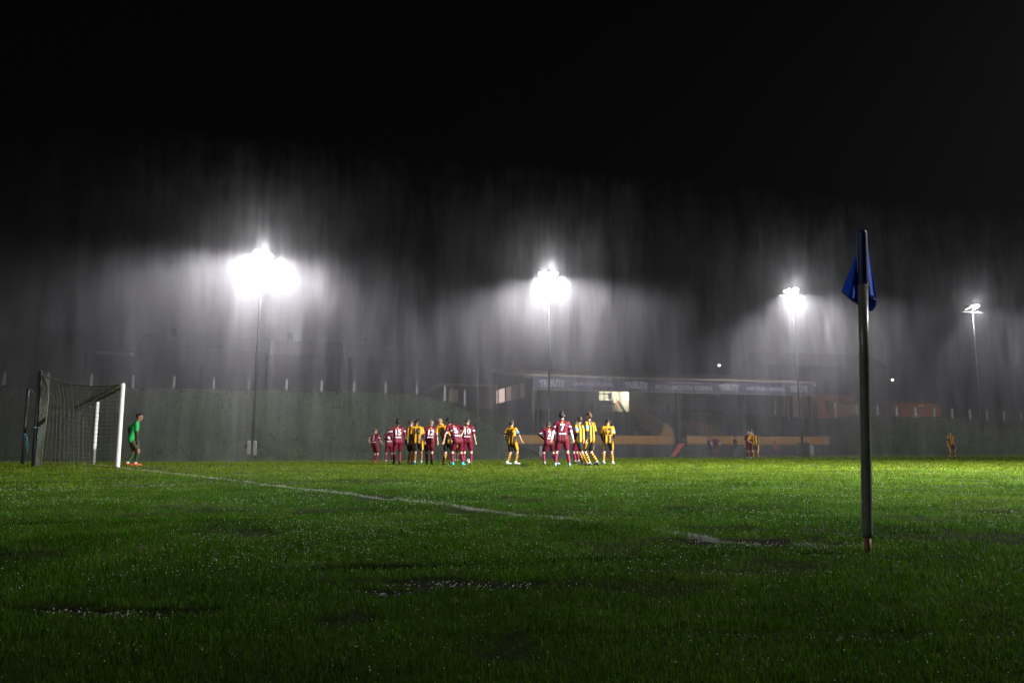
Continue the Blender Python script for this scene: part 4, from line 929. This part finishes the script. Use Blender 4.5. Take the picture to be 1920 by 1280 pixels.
    c = c.astype(float); mf = np.clip((fbm(lat + px, hgt * .8 + py, 5.5, int(px) % 50) - .50) / .12, 0, 1) * np.clip(.75 - hgt * 2.6, 0, 1) * ((int(px) % 3) + .5) / 2.5
    c = c * (1 - .55 * mf[:, None]) + np.array([.05, .04, .02]) * .55 * mf[:, None]
    if plain is False and kit == 'M': c[(np.abs(lat) > .215) & (np.abs(hgt - .37) < .02)] = WHT
    if arm_badge is not None:
        i = arm_badge; m_ = shs[i] * .5 + el[i] * .5; c[(np.linalg.norm(v - m_, axis=1) < .085)] = (.12, .45, .85)
    shirt_o = obj_me('coat' if coat else 'shirt', me, M['cloth'], ps, c)
    # ---- number and the small pale print
    if num or kit == 'M' and not coat and not plain:
        bvh = BVHTree.FromObject(shirt_o, bpy.context.evaluated_depsgraph_get()) if False else BVHTree.FromPolygons([Vector(q_) for q_ in v], [tuple(p.vertices) for p in me.polygons])
        def proj(vs, fs, name, col, cz, dx=0):
            out = []
            for x, y, z in vs:
                o_ = ch + up * (cz + y) + R * (x + dx) - D * .6; h = bvh.ray_cast(Vector(o_), Vector(D), 1.2); q_ = np.array(h[0]) if h[0] is not None else ch + up * (cz + y) + R * (x + dx) - D * .12
                out.append(q_ - D * (.026 if z > 0 else .010))
            mb = MB(); mb.cur = col; mb.add(out, fs); me_ = mb.mesh(name, M['print'], False, True); return link(name, me_, shirt_o)
        if num:
            vs, fs = text_mesh(num, .33 if kit == 'M' else .37, .004, bold=.012); vs[:, 1] *= .92; vs[:, 0] *= .85; proj(vs, fs, 'number', numcol or (WHT if kit == 'M' else BLKC), -.17 if kit == 'M' else -.16, numdx)
        if kit == 'M' and not plain:
            mb = MB(); rr_ = random.Random(px)
            x = -.11
            while x < .11: w_ = rr_.uniform(.022, .04); mb.box((x + w_ / 2, rr_.uniform(-.006, .006), .004), (w_, rr_.uniform(.045, .06), .008)); x += w_ + rr_.uniform(.006, .012)
            proj(mb.v, mb.f, 'print_band', (.7, .7, .7), -.36, numdx)
            mb = MB(); mb.box((0, .0, .004), (.09, .018, .008)); mb.prism([(-.02, .01, 0), (.02, .01, 0), (0, .06, 0)], (0, 0, .008)); proj(mb.v, mb.f, 'crest', (.7, .45, .05), -.0, numdx)
    # ---- long sleeves
    if sleeves is not None:
        for i in range(2):
            b = MB(); b.cap(el[i] * .7 + shs[i] * .3, .054, el[i], .052); b.cap(el[i], .051, ha[i] * .95 + el[i] * .05, .037)
            me = remesh(b, vx, 'sleeve', 1); obj_me('sleeve', me, M['cloth'], ps, np.tile(np.array(sleeves), (len(me.vertices), 1)))
    # ---- shorts
    b = MB(); tr = coat
    for i in range(2):
        end = hips[i] * .30 + kn[i] * .70 if not tr else kn[i]; b.cap(hips[i] + ZZ * .02, .112, end, .098 if not tr else .08)
        if tr: b.cap(kn[i], .078, ank[i] + ZZ * .02, .06)
    b.cap(pelv - R * .07, .112, pelv + R * .07, .112)
    me = remesh(b, vx, 'shorts', 1); v = co(me); rel = v - pelv; sc = shorts if shorts is not None else (MAR if kit == 'M' else BLKC); c = np.tile(np.array(sc), (len(v), 1))
    if kit == 'A' and shorts is None: c[(np.abs(rel @ R) > .165) & (rel[:, 2] < -.02)] = AMBR
    if kit == 'M' and shorts is None: c *= (1 - .35 * (fbm(v[:, 0] + px, v[:, 2], 6, 2) > .55))[:, None]
    obj_me('trousers' if tr else 'shorts', me, M['cloth'], ps, c)
    # ---- socks and boots
    for i in range(2):
        if not tr:
            b = MB(); t0 = kn[i] * .78 + ank[i] * .22; b.cap(t0, .060, kn[i] * .5 + ank[i] * .5, .062); b.cap(kn[i] * .5 + ank[i] * .5, .062, ank[i] + ZZ * .0, .044)
            me = remesh(b, vx, 'sock', 1); v = co(me); a_ = ank[i]; h_ = (v - a_) @ ((kn[i] - a_) / np.linalg.norm(kn[i] - a_))
            if sock == 'k': sc = MAR if kit == 'M' else None
            else: sc = sock
            if sc is None: c = np.tile(np.array(AMBR), (len(v), 1)); c[(np.floor((h_ + .02) / .042).astype(int) % 2 == 0) & (h_ < .36)] = BLKC
            else: c = np.tile(np.array(sc), (len(v), 1))
            c[h_ < .045] = WHT if (px % 2) > .8 else c[h_ < .045] * .8
            obj_me('sock', me, M['cloth'], ps, c)
        fd = np.array([math.sin(fy[i]), math.cos(fy[i]), 0]); sd = np.array([fd[1], -fd[0], 0]); b = MB(); a_ = ank[i]
        b.cap(a_ - fd * .045 - ZZ * .035, .046, a_ + fd * .05 - ZZ * .045, .042); b.cap(a_ + fd * .04 - ZZ * .05, .040, a_ + fd * .165 - ZZ * .058, .030); b.cap(a_ - fd * .03, .045, a_ - fd * .03 - ZZ * .03, .046)
        for u_ in (-.04, .02, .12): b.cap(a_ + fd * u_ + sd * .02 - ZZ * .08, .008, a_ + fd * u_ + sd * .02 - ZZ * .092, .007); b.cap(a_ + fd * u_ - sd * .02 - ZZ * .08, .008, a_ + fd * u_ - sd * .02 - ZZ * .092, .007)
        me = remesh(b, .011, 'boot', 1); v = co(me); c = np.tile(np.array(boots), (len(v), 1)); c[(v[:, 2] < a_[2] - .070)] = np.array(boots) * .4 + .12
        obj_me('boot', me, M['boot'], ps, c)
    if abs(k - 1) > .01: ps.scale = (k, k, k)
    return ps
GM, GA = 'players in maroon kit', 'players in amber and black kit'
CY = (.02, .55, .6)
# goalkeeper
person(245, 871.3, 769.5, 1.80, 'K', 'goalkeeper in green top and dark shorts beside the goal post', yaw=62, hyaw=80, feet=((-.10, -.02), (.12, .08)), fyaw=(100, 60), pel=(-.02, 0, -.04), lean=(.13, .02), head=(.07, .0, -.01),
       hands=((-.16, .16, .98), (.24, -.12, .80)), elb=((-1, .1, .1), (-.4, -.5, 0)), skin=MSK, hair=(.02, .016, .014), shirt=(.02, .42, .09), shorts=(.07, .065, .03), sock=(.03, .07, .02), boots=(.6, .10, .04), sleeves=(.05, .045, .03), gloves=(.10, .10, .11))
# left cluster
person(702.5, 868.5, 804, 1.76, 'M', 'small looking maroon player standing alone at the left end of the group', yaw=35, hyaw=50, feet=((-.04, 0), (.05, -.03)), hands=((-.30, .12, .98), (.36, .14, 1.02)), num='3', skin=LSK, hair=(.10, .08, .07), group=GM, boots=(.25, .05, .05), knee=None)
person(729.5, 868.3, 801, 1.76, 'M', 'maroon player second from left, half hidden by a team mate', yaw=-15, feet=((-.17, 0), (.17, .0)), hands=((-.22, .22, .98), (.24, .22, .98)), num='4', numdx=-.04, skin=MSK, hair=(.09, .08, .08), group=GM, boots=(.10, .11, .13))
person(744.5, 871.7, 786.5, 1.80, 'M', 'maroon player with dark skin and tall dark hair, arm hanging out', yaw=-18, hyaw=-10, feet=((-.13, -.02), (.10, .02)), fyaw=(0, -20), pel=(.03, 0, 0), lean=(-.03, .06), hands=((-.28, .18, 1.06), (.47, -.02, .72)), elb=((-.8, -.8, 0), (.6, -.3, 0)), num='15', numdx=-.03, skin=DSK, hair=(.008, .007, .007), hairlen=.6, group=GM, sock=MAR, boots=(.015, .015, .015))
person(769.5, 871.3, 788.0, 1.80, 'A', 'striped amber player half hidden behind the taller amber number 10', yaw=25, feet=((-.08, 0), (.04, .05)), hands=((-.22, .05, .90), (.26, .05, .90)), skin=LSK, hair=(.06, .04, .03), group=GA, boots=(.6, .6, .62), sock=AMBR)
person(783, 871.7, 784.5, 1.84, 'A', 'amber and black player number 10 with black long sleeves', yaw=5, hyaw=20, feet=((-.12, -.02), (.13, .02)), pel=(0, 0, 0), lean=(-.05, .08), head=(-.02, .03, -.03), hands=((-.30, .06, .80), (.28, .03, .78)), num='10', skin=MSK, hair=(.012, .01, .01), sleeves=BLKC, group=GA, sock=(.14, .07, .02), boots=(.02, .10, .10))
person(804.7, 872.2, 787.6, 1.80, 'M', 'maroon player number 12 with short fair hair standing mid group', yaw=-8, hyaw=-15, feet=((-.10, 0), (.10, -.03)), lean=(.05, .04), head=(.0, .02, -.02), hands=((-.33, .0, .80), (.34, .06, .78)), num='12', skin=LSK, hair=(.22, .17, .12), group=GM, sock=MAR, boots=(.02, .02, .02))
person(838, 873, 779.8, 1.86, 'A', 'amber player number 8 with fair hair bending towards his maroon marker', yaw=22, hyaw=0, feet=((-.14, 0), (.14, .04)), pel=(.02, 0, -.03), lean=(-.20, .12), head=(-.09, .02, -.04), hands=((-.42, -.05, .80), (.16, .1, .92)), num='8', skin=LSK, hair=(.32, .20, .11), group=GA, boots=(.02, .02, .02), numdx=.02)
person(858.5, 873.3, 779, 1.84, 'M', 'maroon number 5 bending left with one arm reaching down', yaw=-22, hyaw=-60, feet=((-.19, -.02), (.19, .0)), fyaw=(-30, 20), pel=(-.0, 0, -.03), lean=(-.20, .12), head=(-.16, .05, -.06), hands=((-.52, -.04, .84), (.14, -.02, 1.12)), elb=((-.7, -.5, 0), (1, -.2, 0)), num='5', skin=LSK, hair=(.02, .014, .012), hairlen=.3, group=GM, boots=CY)
person(876, 871, 782.6, 1.80, 'M', 'maroon player number 10 at the right end of the left group', yaw=5, hyaw=25, feet=((-.14, 0), (.15, -.02)), hands=((-.24, .2, .95), (.33, -.03, .82)), num='10', skin=LSK, hair=(.02, .016, .014), group=GM, boots=(.1, .1, .03))
person(855.3, 863.5, 806, 1.76, 'A', 'far off player whose lower legs show between the two bending players', yaw=0, feet=((-.08, 0), (.08, .0)), num=None, skin=MSK, hair=(.03, .03, .03), group=GA, boots=(.3, .32, .35), sock=(.10, .06, .03))
person(961.5, 871, 787.3, 1.80, 'A', 'amber number 15 walking alone between the two groups, arm swung right', yaw=35, hyaw=40, feet=((-.22, 0), (.12, .02)), fyaw=(70, 75), pel=(-.02, 0, -.02), lean=(-.02, .04), hands=((-.24, .18, .93), (.46, .0, .74)), elb=((-1, -.3, 0), (.8, -.3, 0)), num='15', skin=LSK, hair=(.035, .024, .018), hairlen=.3, group=GA, boots=(.4, .4, .42), arm_badge=1, sleeves=None)
# right cluster
person(1030, 872.3, 787, 1.80, 'M', 'maroon number 2 crouching slightly with legs apart and black sleeves', yaw=-15, hyaw=10, feet=((-.20, .0), (.28, .10)), fyaw=(-20, 60), pel=(.0, -.02, -.06), lean=(-.02, .14), head=(.0, .06, -.05), hands=((-.20, .22, 1.0), (.26, .02, .82)), elb=((-1, 0, 0), (1, -.2, 0)), num='2', skin=LSK, hair=(.07, .055, .05), sleeves=BLKC, group=GM, boots=(.3, .32, .34))
person(1054.5, 873.6, 769.8, 1.84, 'M', 'tall maroon number 7 in white long sleeves with feet apart', yaw=0, hyaw=15, feet=((-.23, 0), (.23, .0)), pel=(0, 0, -.02), hands=((-.36, -.02, .86), (.38, -.02, .80)), elb=((-1, -.3, 0), (1, -.3, 0)), num='7', skin=LSK, hair=(.012, .010, .010), hairlen=.2, sleeves=WHT, group=GM, boots=(.15, .35, .40))
person(1083.5, 870, 792, 1.76, 'M', 'blond maroon player in black sleeves reaching an arm behind number 7', yaw=-50, hyaw=-60, feet=((-.10, 0), (.05, .04)), fyaw=(-60, -60), hands=((-.50, .1, 1.38), (.1, -.1, .9)), elb=((-.5, 0, -.5), (0, -1, 0)), skin=LSK, hair=(.45, .36, .24), sleeves=BLKC, group=GM, plain=True, boots=(.05, .05, .06))
person(1092.5, 871.8, 779, 1.82, 'A', 'amber player with brown hair striding behind the taller amber player', yaw=-35, hyaw=-40, feet=((.16, -.05), (-.02, .12)), fyaw=(-40, -70), pel=(-.06, 0, -.03), lean=(-.03, .02), hands=((-.26, -.02, .95), (.1, .2, .9)), skin=LSK, hair=(.05, .03, .02), hairlen=.5, sleeves=BLKC, group=GA, boots=(.5, .5, .5), arm_badge=0)
person(1107, 872.6, 771, 1.86, 'A', 'tall amber player with wavy brown hair and black sleeves striding left', yaw=-48, hyaw=-50, feet=((-.02, -.04), (.24, .06, .03)), fyaw=(-60, -35), pel=(.0, 0, -.03), lean=(-.0, .02), head=(-.03, 0, 0), hands=((-.14, -.20, .86), (.05, .25, .92)), elb=((.6, -.6, 0), None), skin=LSK, hair=(.10, .055, .03), hairlen=.6, sleeves=BLKC, group=GA, boots=(.06, .06, .07), arm_badge=0)
person(1141, 869.5, 783.8, 1.80, 'A', 'amber number 12 standing apart on the right with hands in front', yaw=2, hyaw=20, feet=((-.20, .0), (.17, .0)), fyaw=(-35, 30), hands=((-.20, .20, .94), (.20, .20, .94)), elb=((-1, -.1, 0), (1, -.1, 0)), num='12', skin=LSK, hair=(.02, .016, .014), sleeves=BLKC, group=GA, boots=(.35, .37, .32), arm_badge=1)
# distant pairs
person(1405, 860, 806.5, 1.78, 'M', 'maroon player facing the camera beside an amber opponent before the stand', yaw=165, hyaw=150, feet=((.10, 0), (-.12, .0)), hands=((.28, 0, .82), (-.28, 0, .80)), plain=True, skin=LSK, hair=(.12, .08, .06), group=GM)
person(1416.5, 860, 805.3, 1.80, 'A', 'amber striped player leaning on his maroon opponent before the stand', yaw=-150, hyaw=-130, feet=((.20, 0), (-.10, .03)), pel=(.05, 0, -.03), lean=(-.16, -.05), head=(-.08, 0, -.02), hands=((.20, -.05, .85), (-.2, .0, 1.0)), elb=((1, 0, 0), (-1, 0, 0)), skin=LSK, hair=(.04, .03, .025), group=GA)
person(1785.5, 857, 808, 1.80, 'A', 'lone amber striped player far right with hands raised to his face', yaw=180, feet=((.19, 0), (-.19, 0)), hands=((-.08, -.14, 1.60), (-.30, -.02, .86)), elb=((-1, 0, -.6), (-1, 0, 0)), skin=LSK, hair=(.04, .03, .02), group=GA)
person(1342.5, 855.6, 815, 1.80, 'M', 'maroon player with white sleeves standing against the stand wall', Y=66.5, yaw=180, feet=((.18, 0), (-.18, 0)), hands=((.34, -.03, 1.0), (-.34, -.03, 1.0)), elb=((1, 0, 0), (-1, 0, 0)), plain=True, sleeves=WHT, skin=LSK, hair=(.05, .04, .03), group=GM)
person(1331, 856, 822, 1.70, 'C', 'person in dark coat standing left of the white sleeved maroon player', Y=67.5, yaw=60, feet=((.1, 0), (-.1, 0)), hands=((.2, -.15, 1.0), (-.2, -.1, 1.0)), shirt=(.012, .012, .014), shorts=(.02, .02, .022), coat=True, skin=LSK, hair=(.02, .02, .02))
person(1380.5, 855, 823, 1.76, 'C', 'person in hooded dark coat and pale trousers against the stand wall', Y=66.8, yaw=-40, feet=((.17, 0), (-.12, 0)), lean=(-.05, 0), hands=((.1, -.2, 1.1), (-.2, -.2, 1.1)), shirt=(.014, .015, .018), shorts=(.18, .17, .14), coat=True, skin=LSK, hair=(.02, .02, .02))
# football
bp_ = pt(878.5, 863.5, 33.5); bp_[2] = gzf(bp_[0], bp_[1]) + .11
b = MB(); b.cap((0, 0, 0), .11, (0, 0, .0005), .11, 28, 12); me = b.mesh('football', M['ball'], True); v = co(me); c = np.tile(np.array([.75, .75, .7]), (len(v), 1))
for q_ in range(12):
    a_ = q_ * 2.4; z_ = 1 - (q_ + .5) / 6; d_ = np.array([math.cos(a_) * math.sqrt(1 - z_ * z_), math.sin(a_) * math.sqrt(1 - z_ * z_), z_]); c[(v / .11) @ d_ > .93] = (.12, .10, .02)
setcol(me, np.concatenate([c, np.ones((len(c), 1))], 1)); tag(link('football', me, None, bp_), 'white football on the grass behind the maroon number 10', 'football')
# spectators seated in the stand: dark figures
def spectator(s_, k, col, label, standing=False, t_=None, z_=None):
    z0 = tz(k) if z_ is None else z_; t0 = (tt(k) + .35) if t_ is None else t_
    p = st(s_, t0, z0); r = empty('person', p, label=label, cat='person', group='spectators at the stand'); b = MB(); f_ = -U; rt = V
    if standing:
        for s in (-1, 1): b.cap(rt * s * .1 + ZZ * .1, .06, rt * s * .1 + ZZ * .85, .09)
        hip = ZZ * .9
    else:
        hip = ZZ * .52
        for s in (-1, 1): b.cap(hip + rt * s * .1, .09, hip + rt * s * .12 + f_ * .42, .07); b.cap(hip + rt * s * .12 + f_ * .42, .065, rt * s * .12 + f_ * .42 + ZZ * .08, .05)
    for w in (-1, 0, 1): b.cap(hip + rt * w * .08, .12, hip + rt * w * .1 + ZZ * .42, .12)
    for s in (-1, 1): b.cap(hip + rt * s * .2 + ZZ * .46, .07, hip + rt * s * .25 + ZZ * .2, .06); b.cap(hip + rt * s * .25 + ZZ * .2, .055, hip + rt * s * .12 + f_ * .22 + ZZ * .12, .045)
    b.cap(hip + ZZ * .5, .06, hip + ZZ * .6, .055); me = remesh(b, .028, 'coat', 1); obj_me('coat', me, M['cloth'], r, np.tile(np.array(col), (len(me.vertices), 1)))
    b = MB(); b.cap(hip + ZZ * .68, .09, hip + ZZ * .74 + f_ * .02, .085); b.cap(hip + ZZ * .66 + f_ * .09, .018, hip + ZZ * .65 + f_ * .1, .018); me = remesh(b, .02, 'head', 1); obj_me('head', me, M['skin'], r, np.tile(np.array(LSK) * .5, (len(me.vertices), 1)))
dk = (.03, .03, .033)
spectator(float(np.dot(pt(1150, 760, 81) - OS, V)), 10, dk, 'dark silhouetted spectator in front of the lit room doorway', t_=t_w - .9, z_=4.0, standing=False)
for px, k, sd, lb in ((1127, 9, True, 'dark figure standing just left of the lit doorway'), (1112, 9, True, 'dark figure standing second left of the lit doorway'), (1090, 9, False, 'dark seated figure high in the left half of the stand'), (1072, 8, False, 'dark seated figure left of centre in the upper stand'), (1262, 9, True, 'dark figure standing near the middle column at the back'), (1414, 9, True, 'dark figure standing at the back right of the stand')):
    Yk = OS[1] + 12 + (px - 1000) * .01; spectator(float(np.dot(pt(px, 760, Yk) - OS, V)), k, dk, lb, sd)
mx_ = rA + dW * .55
spectator(mx_ + .1, 0, (.62, .68, .72), 'person in pale coat standing inside the bright room', True, t_=t_w + .9, z_=rz0)
spectator(mx_ + .9, 0, (.45, .2, .08), 'person in orange brown coat further inside the bright room', True, t_=t_w + 1.9, z_=rz0 + .2)
spectator(ss(1437.5), 0, (.20, .02, .04), 'seated person in red behind the amber front panels', False, t_=-.55, z_=.15)
spectator(ss(1480), 0, (.30, .03, .02), 'person in bright red sitting low against the dark front wall', False, t_=-1.0, z_=-.62)
for o in bpy.data.objects:
    if 'org' in o: del o['org']
